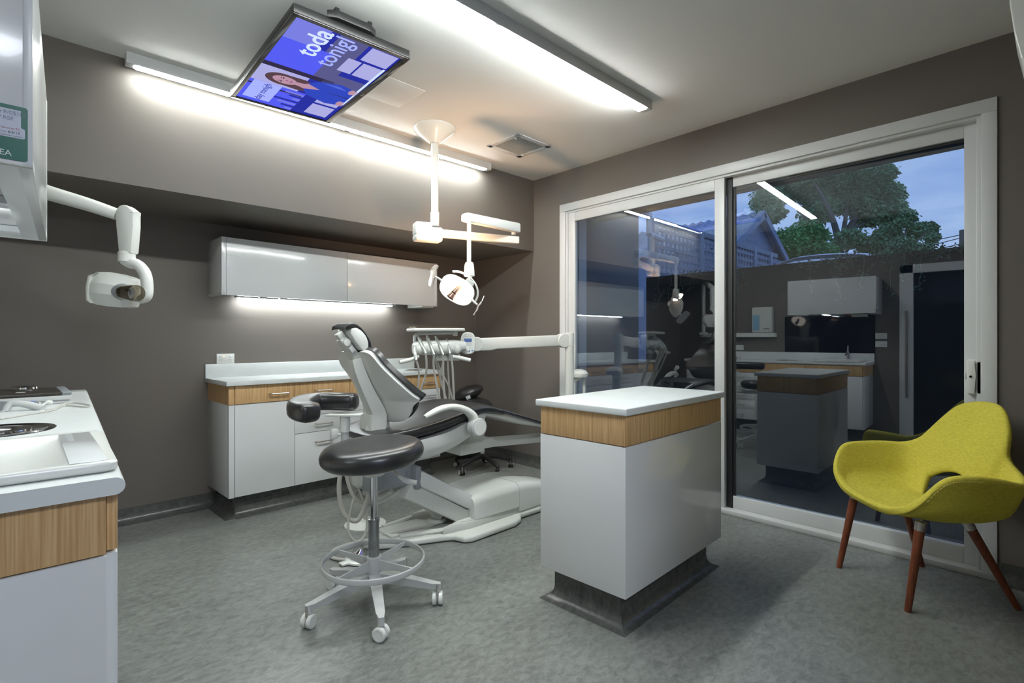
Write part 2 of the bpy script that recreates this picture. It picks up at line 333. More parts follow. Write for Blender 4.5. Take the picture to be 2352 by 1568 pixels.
sr(-.28, -.02, .02, sh1, 'pale', -.0031); sr(sw0, -.20, -.03, sh1, 'blue', -.0029); sr(-.42, -.20, .10, .24, 'glow', -.0024); sr(-.25, -.235, -.02, sh1, 'dark', -.0026)
for i in range(7): sr(-.44+i*.033, -.42+i*.033, -.03, .01+.03*((i*5) % 4), 'deep' if i % 2 else 'lilac', -.0026)
sr(-.2, .10, sh0, -.04, 'grey', -.0030)
for a, b_, c, d in ((.15, .29, -.24, -.13), (.15, .29, -.12, -.05), (.31, .44, -.24, -.10), (-.42, -.28, -.23, -.10), (-.26, -.14, -.23, -.10)): sr(a, b_, c, d, 'pale', -.0026)
sr(-.2, .3, -.245, -.232, 'white', -.0022)
# presenter: hair, face, neck, jacket, hands
def el(cx, cy, rx, ry, n=22, rot=0): return [(cx+rx*math.cos(2*PI*i/n)*math.cos(rot)-ry*math.sin(2*PI*i/n)*math.sin(rot), cy+rx*math.cos(2*PI*i/n)*math.sin(rot)+ry*math.sin(2*PI*i/n)*math.cos(rot)) for i in range(n)]
spoly(el(-.115, .125, .062, .088), 'hair', -.0020); spoly([(-.175, .12), (-.18, .02), (-.15, -.04), (-.13, .05), (-.10, .0), (-.07, -.03), (-.05, .03), (-.055, .12)], 'hair', -.0019)
spoly([(-.13, .07), (-.10, .07), (-.09, .02), (-.07, .0), (-.10, -.075), (-.145, .0), (-.135, .03)], 'skin', -.0017); spoly(el(-.115, .115, .040, .062), 'skin', -.0016)
spoly([(-.14, .01), (-.105, -.07), (-.075, .01), (-.02, -.03), (.02, -.14), (.0, -.215), (-.04, -.20), (-.05, -.235), (-.16, -.235), (-.17, -.20), (-.21, -.22), (-.235, -.15), (-.20, -.03)], 'jacket', -.0014)
spoly([(-.107, -.07), (-.10, -.235), (-.108, -.235)], 'dark', -.0013); spoly([(-.02, -.05), (-.005, -.14), (-.03, -.19), (-.03, -.13)], 'jline', -.0012)
spoly(el(-.135, .128, .008, .004), 'dark', -.0013); spoly(el(-.097, .128, .008, .004), 'dark', -.0013); spoly(el(-.115, .083, .014, .005), 'lip', -.0013); spoly(el(-.135, .139, .011, .002), 'hair', -.0013); spoly(el(-.097, .139, .011, .002), 'hair', -.0013); spoly(el(-.114, .105, .005, .008), 'lip', -.0014)
spoly(el(-.025, -.215, .03, .016), 'skin', -.0010); spoly(el(-.19, -.215, .03, .016), 'skin', -.0010)
for k in range(4): spoly(el(-.045+k*.012, -.232, .005, .012, 8), 'skin', -.0009); spoly(el(-.21+k*.012, -.232, .005, .012, 8), 'skin', -.0009)
TT = lambda x, y, z: TM @ Matrix.Translation((x, y, z))
g.text('toda', .135, TT(.185, .085, -.0024), sc['white'], .0003, offset=.002); g.text('tonigl', .128, TT(.150, -.015, -.0022), sc['glow'], .0003, offset=.001)
g.text('day tonigh', .050, TT(-.415, .150, -.0012), sc['deep'], .0003)
obj('screen', g, None, t, label='blue news studio picture with today tonight lettering and a long haired woman in a blue jacket')
g = G(); g.lathe([(.006, 0), (.006, .001)], (0, 0, 0), (0, 0, 1), 14, gplast, TM @ Matrix.Translation((-.012, -.268, .003))); g.text('LG', .016, TT(-.002, -.274, .0033), gplast); obj('badge', g, gplast, t)

# ---- air vent, access panel
t = thing('ceiling_vent', 'square white air vent grille in the ceiling', 'vent', (2.797, 2.893, H), math.radians(1.5))
Mv = Matrix.Translation((2.797, 2.893, H)) @ Matrix.Rotation(math.radians(1.5), 4, 'Z')
g = G()
for a, b_, c, d in ((-.185, .185, -.175, -.13), (-.185, .185, .13, .175), (-.185, -.14, -.175, .175), (.14, .185, -.175, .175)): g.box(a, b_, c, d, -.008, 0, .003, alu, Mv)
obj('frame', g, alu, t)
g = G()
for i in range(24): g.box(-.14+i*.28/23-.0012, -.14+i*.28/23+.0012, -.13, .13, -.006, .0, 0, gplast, Mv)
for i in range(22): g.box(-.14, .14, -.13+i*.26/21-.0012, -.13+i*.26/21+.0012, -.006, .0, 0, gplast, Mv)
g.quad((-.14, -.13, -.0005), (.14, -.13, -.0005), (.14, .13, -.0005), (-.14, .13, -.0005), gplast2, Mv); obj('grille', g, None, t, label='fine grey egg-crate grid')
for c in ((-.14, -.10), (.14, .10)):
    g = G(); g.box(c[0]-.012, c[0]+.012, c[1]-.004, c[1]+.004, -.016, -.006, .002, plast, Mv); obj('clip', g, plast, t)
g = G(); g.box(1.452, 1.768, 2.642, 2.952, H-.0022, H-.0002, .0005); o = obj('access_panel', g, ceilm, origin=(1.61, 2.8, H)); tag(o, 'flush white access panel in the ceiling beside the television', 'access panel')

# ================================================================== BACK CABINETS
def handle(x, y, z, ln=.13, parent=None, axis='x', out=-1):
    g = G(); d = .028*out
    e = (lambda s, dd: (x+s, y+dd, z)) if axis == 'x' else (lambda s, dd: (x+dd, y+s, z))
    g.tube([e(-ln/2, 0), e(-ln/2, d*.8), e(-ln/2+.008, d), e(ln/2-.008, d), e(ln/2, d*.8), e(ln/2, 0)], .0055, 8); return obj('handle', g, steel, parent)
t = thing('base_cabinet', 'white gloss base cabinet with oak drawer band against the back wall', 'cabinet', (1.85, 4.0, 0), math.radians(2.2))
YF, LB = -.450, 1.74     # front plane and length, in the wall's own frame
def bb(g, x0, x1, y0, y1, z0, z1, bev=.001, m=None): g.box(x0, x1, y0, y1, z0, z1, bev, m, MB)
g = G(); bb(g, 0, LB, YF+.02, 0, .147, .888, .001, lam); bb(g, 0, .035, YF, YF+.02, .147, .76, .001, lam); bb(g, 0, .035, YF, YF+.02, .763, .888, .001, oak)
bb(g, -.0015, 0, YF, 0, .763, .888, 0, oak); bb(g, LB, LB+.0015, YF, 0, .763, .888, 0, oak); obj('carcass', g, None, t)
g = cove_x(.05, LB-.06, YF+.07, -1, MB); bb(g, .05, LB-.06, YF+.07, 0, 0, .147, 0); g.prism([(.05-p[0], p[1]) for p in covep()], 'y', YF+.03, 0, 0, None, MB); obj('plinth', g, cove, t, label='dark coved vinyl plinth')
def bhandle(x, z, parent, ln=.128):
    g = G(); e = lambda q, dd: (x+q, YF+dd, z); d = -.028
    g.tube([e(-ln/2, 0), e(-ln/2, d*.8), e(-ln/2+.008, d), e(ln/2-.008, d), e(ln/2, d*.8), e(ln/2, 0)], .0055, 8, None, 0, MB); return obj('handle', g, steel, parent)
cols = (.037, .434, .862, 1.488, 1.738)
for i in range(4):
    a, b_ = cols[i]+.0015, cols[i+1]-.0015
    g = G(); bb(g, a, b_, YF, YF+.019, .7645, .887, .001, oak); d = obj('drawer', g, oak, t, label='oak front'); bhandle((b_-.11) if i == 0 else (a+b_)/2, .820, d)
    if i == 0:
        g = G(); bb(g, a, b_, YF, YF+.019, .149, .759, .001, lam); obj('door', g, lam, t)
    else:
        for z0, z1, hz in ((.642, .759, .705), (.517, .639, .575), (.149, .514, .443)):
            g = G(); bb(g, a, b_, YF, YF+.019, z0, z1, .001, lam); d = obj('drawer', g, lam, t); bhandle((a+b_)/2, hz, d)
g = G(); bb(g, -.022, LB+.02, YF-.03, 0, .890, .921, .004, stone); bb(g, -.022, LB+.02, -.02, 0, .921, 1.018, .003, stone)
o = obj('worktop', g, stone, origin=(1.9, 4.0, .89)); tag(o, 'white solid worktop and upstand on the back wall base cabinet', 'worktop')
t = thing('wall_cabinet', 'long white gloss wall cabinet with two doors, lit beneath, on the back wall', 'cabinet', (1.9, 4.1, 1.5), math.radians(2.2))
YU, LU = -.300, 1.815
g = G(); bb(g, 0, LU, YU+.02, 0, 1.52, 1.895, .001, lam); bb(g, 0, .028, YU, YU+.02, 1.5, 1.895, .001, lam); bb(g, LU-.028, LU, YU, YU+.02, 1.5, 1.895, .001, lam)
bb(g, 0, .02, YU, 0, 1.5, 1.52, 0, lam); bb(g, LU-.02, LU, YU, 0, 1.5, 1.52, 0, lam); obj('carcass', g, lam, t)
for a, b_ in ((.030, .918), (.921, LU-.030)):
    g = G(); bb(g, a, b_, YU, YU+.019, 1.5, 1.894, .001, lam); obj('door', g, lam, t)
g = G(); bb(g, .16, 1.50, -.10, -.035, 1.502, 1.52, .003, alu); obj('strip_light_body', g, alu, t)
g = G(); bb(g, .18, 1.48, -.075, -.040, 1.494, 1.504, .003, ledg); obj('strip_light_diffuser', g, ledg, t)
for x in (.26, .40):
    g = G(); bb(g, x, x+.05, YU+.022, YU+.06, 1.492, 1.52, .003); obj('cable_clip', g, plast, t)
g = G(); bb(g, 1.66, 1.79, YU+.022, -.05, 1.488, 1.52, .002); obj('power_pack', g, plast, t)
def outlet(name, label, c, ax, w=.118, h=.072, lit=False, n=2, cat='power outlet'):
    """ax: direction the plate faces"""
    R_ = {'-y': Matrix.Rotation(0, 4, 'Z'), '+x': Matrix.Rotation(PI/2, 4, 'Z'), '-x': Matrix.Rotation(-PI/2, 4, 'Z')}[ax]
    Mo = Matrix.Translation(c) @ R_; t = thing(name, label, cat, c)
    g = G(); g.box(-w/2, w/2, -.009, 0, -h/2, h/2, .003, None, Mo); obj('plate', g, plast, t)
    for s in ((-1, 1) if n == 2 else (-1, 0, 1)):
        g = G(); x = s*w*.26; g.box(x-.009, x+.009, -.0125, -.008, h*.12, h*.34, .002, plast, Mo); obj('switch', g, plast, t)
        g = G(); 
        for dx, rz in ((-.006, .5), (.006, -.5)): g.box(-.0011, .0011, -.0095, -.0085, -.004, .004, 0, None, Mo @ Matrix.Translation((x+dx, 0, -h*.12)) @ Matrix.Rotation(rz, 4, 'Y'))
        g.box(x-.0011, x+.0011, -.0095, -.0085, -h*.12-.016, -h*.12-.008, 0, None, Mo); obj('socket', g, seal, t)
    if lit:
        g = G(); g.ell((-.012, -.010, h*.24), (.003, .002, .003), emis('neon_'+name, (1, .35, .08), 6), Mo); obj('indicator_light', g, None, t)
    return t
outlet('power_outlet', 'white double power outlet glowing orange above the back worktop', (1.072, YW+.0035, 1.055), '-y', lit=True)
# small disposal ring set in the back worktop
g = G(); g.lathe([(.075, 0), (.078, .004), (.06, .005), (.055, .002), (.03, .001), (.0, .001)], (2.50, 3.93, .9216), (0, 0, 1), 28, chrome); o = obj('waste_ring', g, chrome, origin=(2.50, 3.93, .921)); tag(o, 'round chrome waste ring set in the back worktop', 'waste ring')

# ================================================================== ISLAND
Ri = Matrix.Translation((1.76, 1.205, 0)) @ Matrix.Rotation(math.radians(2.2), 4, 'Z')
IW, IL = .455, .93
t = thing('island_cabinet', 'free-standing white gloss island cabinet with oak band', 'cabinet', (1.76, 1.205, 0), math.radians(2.2))
g = G(); g.box(0, IL, 0, IW, .150, .761, .001, lam, Ri); obj('body', g, lam, t)
g = G(); g.box(0.001, IL-.001, .001, IW-.001, .765, .889, .001, oak, Ri); obj('band', g, oak, t, label='oak veneer band')
g = G(); g.box(.05, IL-.07, .055, IW-.05, 0, .15, 0, cove, Ri)
rg_ = [[Ri @ Vector((x, y, z)) for x, y in ((.05-o_, .055-o_), (IL-.07+o_, .055-o_), (IL-.07+o_, IW-.05+o_), (.05-o_, IW-.05+o_))] for o_, z in ((.055, .001), (.045, .004), (.028, .012), (.014, .025), (.006, .042), (.003, .06), (.003, .149))]
g.loft(rg_, cove)
obj('plinth', g, cove, t, label='dark coved vinyl plinth')
g = G(); g.box(-.015, IL+.015, -.015, IW+.02, .890, .921, .006, stone, Ri, 3); o = obj('island_worktop', g, stone, origin=(2.2, 1.45, .89)); tag(o, 'white solid worktop on the free-standing island cabinet', 'worktop')
#@@PART2
# ================================================================== LEFT SINK BENCH (runs along the left wall)
t = thing('sink_cabinet', 'white gloss bench cabinet with oak band at the left edge', 'cabinet', (-.1, 2.5, 0))
def fx(y): return .140+(y-1.31)*.043        # the bench front runs slightly askew
def yprism(g, inset, y0, y1, z0, z1, m, bev=0, ex=0): g.prism([(XL, y0), (fx(y0)-inset, y0), (fx(y1)-inset, y1), (XL, y1)], 'z', z0, z1, bev, m)
g = G(); yprism(g, .02, 1.325, 3.68, .147, .761, lam, .001); yprism(g, .021, 1.326, 3.679, .765, .884, oak, .0); obj('carcass', g, None, t)
g = G(); yprism(g, .075, 1.38, 3.63, 0, .147, cove); obj('plinth', g, cove, t)
ys = (1.34, 1.92, 2.50, 2.90, 3.29, 3.66)
for i in range(5):
    a, b_ = ys[i]+.0015, ys[i+1]-.0015
    def front(nm, z0, z1, mm):
        g = G(); g.prism([(fx(a)-.0195, a), (fx(a)-.001, a), (fx(b_)-.001, b_), (fx(b_)-.0195, b_)], 'z', z0, z1, .001, mm); return obj(nm, g, mm, t)
    d = front('drawer', .7665, .884, oak); d['label'] = 'oak front'
    if i > 1: handle(fx((a+b_)/2)-.001, (a+b_)/2, .82, .13, d, 'y', 1)
    for z0, z1 in (((.149, .760),) if i < 2 else ((.642, .760), (.522, .639), (.402, .519), (.282, .399), (.149, .279))):
        d = front('door' if i < 2 else 'drawer', z0, z1, lam)
        if i > 1: handle(fx((a+b_)/2)-.001, (a+b_)/2, (z0+z1)/2, .13, d, 'y', 1)
g = G(); b = bmesh.new()
prof = [(XL+.001, .886), (0, .886)]   # bull-nosed slab
rings = []
for y in (1.308, 1.3085, 2.5, 3.70):
    f = fx(y)+.010; r = .0175; ring = [Vector((XL+.001, y, .886)), Vector((f-r, y, .886))]
    for k in range(1, 8): a = -PI/2+PI*k/8; ring.append(Vector((f-r+r*math.cos(a), y, .9035+r*math.sin(a))))
    ring += [Vector((f-r, y, .921)), Vector((XL+.001, y, .921))]; rings.append(ring)
g.loft(rings, stone); g.box(XL+.001, XL+.02, 1.308, 3.72, .921, 1.02, .003, stone)
o = obj('worktop', g, stone, origin=(-.1, 2.5, .886)); tag(o, 'white solid worktop with rounded front edge at the left of the picture', 'worktop')
# ceramic drainer sink lying on the bench
t = thing('sink', 'white ceramic sink with raised rim set in the left bench top', 'sink', (-.05, 1.64, .921))
z = .9225
def ringrect(x0, x1, y0, y1, zz, r=.015, cv=0):
    pts = []
    for (cx_, cy_, a0) in ((x1-r, y0+r, -PI/2), (x1-r, y1-r, 0), (x0+r, y1-r, PI/2), (x0+r, y0+r, PI)):
        for k in range(5): a = a0+PI/2*k/4; pts.append(Vector((cx_+r*math.cos(a)+(cv*(1-((cy_+r*math.sin(a)-(y0+y1)/2)/((y1-y0)/2))**2) if a0 in (-PI/2, 0) else 0), cy_+r*math.sin(a), zz)))
    return pts
SX0, SX1, SY0, SY1 = -.38, .138, 1.37, 1.86
g = G(); g.loft([ringrect(SX0, SX1, SY0, SY1, z), ringrect(SX0-.004, SX1+.006, SY0-.004, SY1+.004, z+.004), ringrect(SX0-.004, SX1+.006, SY0-.004, SY1+.004, z+.018), ringrect(SX0, SX1, SY0, SY1, z+.022), ringrect(SX0+.02, SX1-.075, SY0+.022, SY1-.04, z+.021, .02),
   ringrect(SX0+.024, SX1-.08, SY0+.027, SY1-.045, z+.016, .02), ringrect(SX0+.045, SX1-.145, SY0+.05, SY1-.07, z+.002, .03), ringrect(SX0+.15, SX1-.25, SY0+.2, SY1-.2, z+.0005, .02)], plast)
g.bm.transform(Matrix(((1, .03, 0, -.03*1.37), (0, 1, 0, 0), (0, 0, 1, 0), (0, 0, 0, 1)))); obj('basin', g, mat('white_ceramic', (.80, .82, .82), .1, coat=.5), t, 50)
g = G(); g.box(SX1-.072, SX1-.008, SY0+.012, SY1-.03, z+.0215, z+.0232, .001); obj('ledge', g, MATS['white_ceramic'], t)
# round stainless ring
t = thing('waste_chute_ring', 'large round steel waste chute ring set in the left bench top', 'waste ring', (-.065, 2.20, .9215))
g = G(); c = (-.065, 2.20, .9217)
g.lathe([(.135, 0), (.140, .002), (.137, .004), (.120, .0045), (.115, .002), (.085, .0012), (.0, .0012)], c, (0, 0, 1), 48, chrome); obj('flange', g, mat('satin_steel', (.50, .49, .48), .2, metal=1), t)
g = G(); g.lathe([(.085, .0015), (.084, .005), (.06, .006), (.055, .003), (.0, .003)], c, (0, 0, 1), 40, chrome); g.tube([(-.10, 2.20, .925), (-.065, 2.20, .929), (-.03, 2.20, .925)], .006, 8, chrome); obj('lid', g, chrome, t)
# laptop, closed
t = thing('laptop', 'closed dark laptop lying near the far end of the left bench', 'laptop', (-.10, 3.18, .9215))
Ml = Matrix.Translation((-.045, 3.12, .9215)) @ Matrix.Rotation(math.radians(1.5), 4, 'Z') @ Matrix.Diagonal((1, 1.35, 1.25, 1))
g = G(); g.box(-.19, .19, -.125, .125, .012, .028, .003, gplast, Ml); g.box(-.185, .185, -.12, .12, .0, .012, .002, gplast, Ml); obj('base', g, None, t)
g = G(); g.box(-.19, .19, -.125, .125, .0285, .040, .004, mat('dark_brown_lid', (.035, .030, .024), .35), Ml); g.box(.155, .191, -.125, .125, .0284, .0405, .004, gplast2, Ml); obj('lid', g, None, t)
g = G(); g.lathe([(.016, 0), (.015, .001), (0, .001)], (0, 0, 0), (0, 0, 1), 20, gplast, Ml @ Matrix.Translation((.03, -.06, .040)) @ Matrix.Diagonal((1, .5, 1, 1))); obj('logo', g, gplast, t)
g = G(); g.lathe([(.05, 0), (.048, .008), (.03, .016), (0, .018)], (.00, 3.24, .9735), (0, 0, 1), 24); g.ell((.015, 3.222, .9885), (.008, .004, .002), chrome); o = obj('computer_mouse', g, blkp, origin=(.00, 3.24, .9735)); tag(o, 'black domed puck resting on top of the dark laptop', 'mouse')
# grey intraoral camera cradle with its angled neck
t = thing('handpiece_cradle', 'grey plastic handpiece with an angled neck beside the laptop', 'handpiece', (-.06, 2.90, .9215))
def pz(u, v, z): r = FW+RT*((u-1176)/1190); k = (1.2-z)/((v-778)/1190); return Vector((r.x*k, r.y*k, z))
g = G(); g.tube([px(12, 945, 1.98), px(19, 932, 1.99), px(28, 926, 2.0), px(45, 926, 2.01), px(72, 931, 2.03), px(98, 939, 2.04)], [.013, .014, .014, .014, .017, .016], 12, None, 4, flat=.85); obj('neck', g, gplast, t)
g = G(); g.loft([[px(u, v, D_) for u, v in ((-40, 920), (36, 923), (24, 934), (10, 952), (-40, 950))] for D_ in (2.01, 2.08)]); obj('body', g, gplast2, t)
g = G(); g.tube([px(3, 957, 1.97), px(12, 945, 1.98)], [.0145, .0135], 12); obj('tip', g, gplast, t)
for nm, lab, pts, r, mm in (('white_cable', 'thin white cable looping over the left bench beside the laptop', [pz(105, 941, .925), pz(125, 938, .925), pz(150, 927, .925), pz(175, 924.5, .925), pz(203, 929, .925), pz(207, 932, .925), pz(195, 934, .925), pz(150, 931, .925), pz(120, 942, .925), pz(60, 952, .9245), pz(0, 962, .9245)], .0030, hose),
                       ('blue_plug_lead', 'white lead with a blue plug tangled in front of the laptop', [pz(72, 929, .93), pz(82, 922, .94), pz(92, 926, .94), pz(88, 932, .93), pz(100, 928, .935), pz(110, 922, .938)], .0035, plast)):
    g = G(); g.tube(pts, r, 8, mm, 6)
    if 'blue' in nm: g.ell(pz(72, 926, .935), (.014, .010, .009), mat('blue_plug', (.03, .10, .55), .4)); g.ell(pz(78, 930, .930), (.014, .010, .008), mat('teal_plug', (.2, .5, .45), .4)); g.ell(pz(112, 924, .935), (.014, .010, .010), plast)
    o = obj(nm, g, None, origin=pts[0]); tag(o, lab, 'cable')
# mixer tap
t = thing('mixer_tap', 'chrome lever mixer tap behind the sink on the left bench', 'tap', (-.42, 1.58, .921))
g = G(); g.lathe([(.026, 0), (.026, .006), (.021, .010), (.020, .07), (.022, .10), (.015, .115), (0, .118)], (-.42, 1.58, .9215), (0, 0, 1), 20); g.tube([(-.42, 1.58, .985), (-.36, 1.58, 1.005), (-.30, 1.58, 1.0), (-.285, 1.58, .985)], [.014, .013, .012, .011], 10, None, 4); obj('body', g, chrome, t)
g = G(); g.tube([(-.42, 1.58, 1.035), (-.40, 1.575, 1.075), (-.37, 1.57, 1.115)], [.010, .008, .007], 8, None, 3); obj('lever', g, chrome, t)
# dark glass splashback behind the sink
g = G(); g.box(XL+.001, XL+.009, 1.30, 2.32, 1.021, 1.50); o = obj('splashback', g, mat('black_back_painted_glass', (.004, .004, .007), .04, coat=1), origin=(XL, 1.8, 1.02)); tag(o, 'black gloss glass splashback behind the sink', 'splashback')

# wall cabinet above the sink (end panel and underside seen at the left edge)
t = thing('wall_cabinet', 'white gloss wall cabinet with a green sign on its end, top left corner', 'cabinet', (-.2, 1.7, 1.5))
def gx(y): return .010+(y-1.232)*.0445
Y0, Y1, ZB, ZT = 1.232, 2.15, 1.5, 1.93
blk = lambda g, xa, y0, y1, z0, z1, m, bev=.0008, xi=0: g.prism([(xa, y0), (gx(y0)-xi, y0), (gx(y1)-xi, y1), (xa, y1)], 'z', z0, z1, bev, m)
g = G(); blk(g, XL, Y0+.018, Y1-.018, ZB+.02, ZT, lam, .0, .02); obj('carcass', g, lam, t)
g = G(); blk(g, XL, Y0, Y0+.018, ZB, ZT, lam, .0008, 0); obj('end_panel', g, mat('dusk_tinted_end_panel', (.62, .65, .74), .07, coat=1), t)  # white panel, the blue dusk light on it is mixed into its colour
g = G(); g.prism([(gx(Y0)-.012, Y0-.0015), (gx(Y0), Y0-.0015), (gx(Y0), Y0), (gx(Y0)-.012, Y0)], 'z', ZB, ZT, .0003, lamt); g.box(XL, gx(Y0)-.012, Y0-.0015, Y0, ZB, ZB+.005, 0, lamt); obj('edge_strip', g, lamt, t)
g = G(); blk(g, XL, Y1-.018, Y1, ZB, ZT, lam); obj('end_panel', g, lam, t)
g = G(); y0, y1 = Y0+.0185, Y1-.0185; g.prism([(gx(y0)-.019, y0), (gx(y0)-.0005, y0), (gx(y1)-.0005, y1), (gx(y1)-.019, y1)], 'z', ZB-.0, ZT, .001, lam); obj('lift_up_door', g, mat('high_gloss_white_door', (.66, .68, .68), .05, coat=1, spec=.9), t)
for ya, yb in ((Y0+.018, Y0+.09), (Y1-.12, Y1-.018), (1.62, 1.68)):
    g = G(); blk(g, XL, ya, yb, ZB+.002, ZB+.019, lamt, .0008, 0 if ya != 1.62 else .02); obj('underside_rail', g, lamt, t)
g = G(); g.prism([(gx(Y0)-.055, Y0+.018), (gx(Y0)-.018, Y0+.018), (gx(Y1)-.018, Y1-.018), (gx(Y1)-.055, Y1-.018)], 'z', ZB+.001, ZB+.021, .0008, lamt); obj('front_rail', g, lamt, t)
g = G(); g.box(-.38, -.052, 1.34, 1.50, ZB-.030, ZB-.006, .004, plast, Matrix.Translation((-.2, 1.42, 1.48)) @ Matrix.Rotation(math.radians(-7), 4, 'Z') @ Matrix.Translation((.2, -1.42, -1.48))); obj('lamp_cover', g, plast, t)
g = G(); g.box(-.34, -.072, 1.75, 1.79, ZB-.004, ZB+.001, .002, ledg); obj('strip_light_diffuser', g, ledg, t)
g = G(); g.box(-.36, -.10, 1.49, 1.56, ZB-.006, ZB+.016, .002, mat('orange_lid', (.55, .12, .04), .5)); obj('ballast', g, MATS['orange_lid'], t, label='orange lamp ballast in the dark underside')
green = mat('green_sign', (.0, .13, .085), .35)
g = G(); ye = Y0-.0024
g.prism([(-.115, 1.562), (-.006, 1.562), (-.0035, 1.565), (-.0035, 1.652), (-.006, 1.655), (-.115, 1.655)], 'y', Y0-.0022, Y0-.0016, 0, green)
# sheet, tag, lettering
sheet = mat('sign_paper', (.60, .64, .74), .5); ink = mat('sign_ink', (.02, .08, .06), .6); penc = mat('sign_pencil', (.28, .32, .40), .6); red_i = mat('sign_red', (.45, .12, .16), .6); blk_i = mat('sign_black', (.02, .02, .03), .6)
g.prism([(-.11, 1.610), (-.012, 1.610), (-.012, 1.648), (-.11, 1.648)], 'y', ye, Y0-.0020, 0, sheet); g.prism([(-.11, 1.600), (-.009, 1.600), (-.007, 1.602), (-.007, 1.616), (-.011, 1.6185), (-.11, 1.6185)], 'y', ye-.0002, Y0-.0020, 0, sheet)
def tx(body, size, x, zz, m, sx=1, al='RIGHT'): g.text(body, size, Matrix.Translation((x, ye-.0003, zz)) @ Matrix.Rotation(PI/2, 4, 'X'), m, .0001, al, sx)
tx('Date', .0095, -.0365, 1.6385, ink); tx('Tester', .0095, -.0365, 1.6295, ink); tx('Type', .0095, -.0425, 1.6205, ink)
tx('9/05/12', .0095, -.0345, 1.6385, penc, 1, 'LEFT'); tx('RSE', .0085, -.0345, 1.6292, penc, 1, 'LEFT')
tx('Inspection Services P/L', .0052, -.0118, 1.6135, red_i); tx('6/6/13', .0065, -.0135, 1.6065, blk_i, .9); tx('Next Test Due:', .0032, -.030, 1.6070, blk_i); tx('YOUR SAFETY AGENCY', .0028, -.010, 1.6018, blk_i)
tx('BODY PROTECTED AREA', .0135, -.0235, 1.568, mat('sign_white', (.75, .8, .8), .5)); g.bm.transform(Matrix.Translation((.0075, 0, -.056)))
obj('area_sign', g, None, t, label='green sign ending in AREA with an inspection tag')

# ---- x-ray unit on the left wall
t = thing('x_ray_unit', 'white dental x-ray head on a folding arm reaching from the left wall', 'x-ray unit', (-.30, 3.2, 1.25))
g = G(); g.box(XL, XL+.09, 2.42, 3.78, 1.225, 1.285, .006); obj('wall_rail', g, plast, t)
g = G(); g.tube([(XL+.10, 3.72, 1.27), (XL+.10, 3.72, 2.10)], .028, 14); g.box(XL+.06, XL+.14, 3.67, 3.77, 1.26, 1.30, .006); obj('post', g, plast, t)
E1, E2 = px(115, 444, 2.50), px(292, 492, 2.60)
A0 = Vector((XL+.10, 3.72, 2.08))
g = G(); A1 = px(60, 425, 2.5)
g.tube([A0, px(-40, 392, 2.5), A1, E1, px(200, 469, 2.55), px(268, 492, 2.6)], [.036, .036, .036, .034, .031, .028], 14, plast, 3, flat=1.05); obj('spring_arm', g, plast, t)
g = G(); g.prism([(0, 0), (.004, .012), (-.04, .045), (-.075, .045), (-.097, .01), (-.092, -.06), (-.078, -.20), (-.012, -.20), (.0, -.06)], 'y', -.030, .030, .014, plast, Matrix.Translation(px(316, 493, 2.6)) @ Matrix.Rotation(math.radians(-45), 4, 'Z')); obj('elbow_cover', g, plast, t)
g = G(); g.lathe([(.038, 0), (.038, .045), (.033, .05)], px(291, 601, 2.6), (0, 0, 1), 20); obj('swivel_collar', g, plast, t)
g = G(); g.tube([px(291, 596, 2.6), px(300, 603, 2.6), px(318, 609, 2.6), px(333, 628, 2.6), px(338, 655, 2.6), px(336, 680, 2.6), px(324, 688, 2.62)], [.033, .029, .026, .027, .027, .026, .022], 14, plast, 4); obj('yoke', g, plast, t)
# head: octagonal tapering housing with its long side across the view
hc = px(272, 667, 2.62); Mh = Matrix.Translation(hc) @ Matrix.Rotation(math.radians(-43), 4, 'Z') @ Matrix.Rotation(math.radians(4), 4, 'Y') @ Matrix.Diagonal((.86, .86, .96, 1))
def headring(x, ry, zb, zt, ch=.35): return [Vector((x, -ry, zb+(zt-zb)*ch)), Vector((x, -ry*.55, zb)), Vector((x, ry*.55, zb)), Vector((x, ry, zb+(zt-zb)*ch)), Vector((x, ry, zt-(zt-zb)*ch)), Vector((x, ry*.6, zt)), Vector((x, -ry*.6, zt)), Vector((x, -ry, zt-(zt-zb)*ch))]
g = G(); hr = [headring(-.118, .055, -.065, .060), headring(-.110, .075, -.075, .077), headring(-.09, .085, -.082, .087), headring(-.01, .095, -.088, .090), headring(.065, .085, -.088, .076), headring(.10, .06, -.080, .066), headring(.108, .04, -.06, .05)]
g.loft(hr, plast, True, True, Mh); g.bm.normal_update(); obj('head_housing', g, plast, t, 25)
g = G(); g.prism([(-.070, .083), (-.120, .062), (-.128, 0), (-.12, -.065), (-.09, -.078), (-.093, -.075), (-.104, -.06), (-.112, 0), (-.104, .058), (-.09, .075)], 'y', -.082, .082, .003, plast2, Mh); obj('end_cap', g, plast2, t)
g = G(); cc = px(290, 671, 2.55); dd = (px(350, 677, 2.45)-cc).normalized(); g.lathe([(.038, -.06), (.042, -.03), (.034, 0), (.034, .012), (.018, .012), (.018, .0)], cc, dd, 28, gplast2); obj('collimator', g, mat('bronze_grey_collimator', (.10, .095, .085), .25, coat=.6), t)
g = G(); g.lathe([(.0385, -.02), (.0400, .09), (.0385, .09), (.037, -.02)], cc, dd, 28); obj('clear_cone', g, glass('smoked_cone', (.62, .58, .50), .08), t)
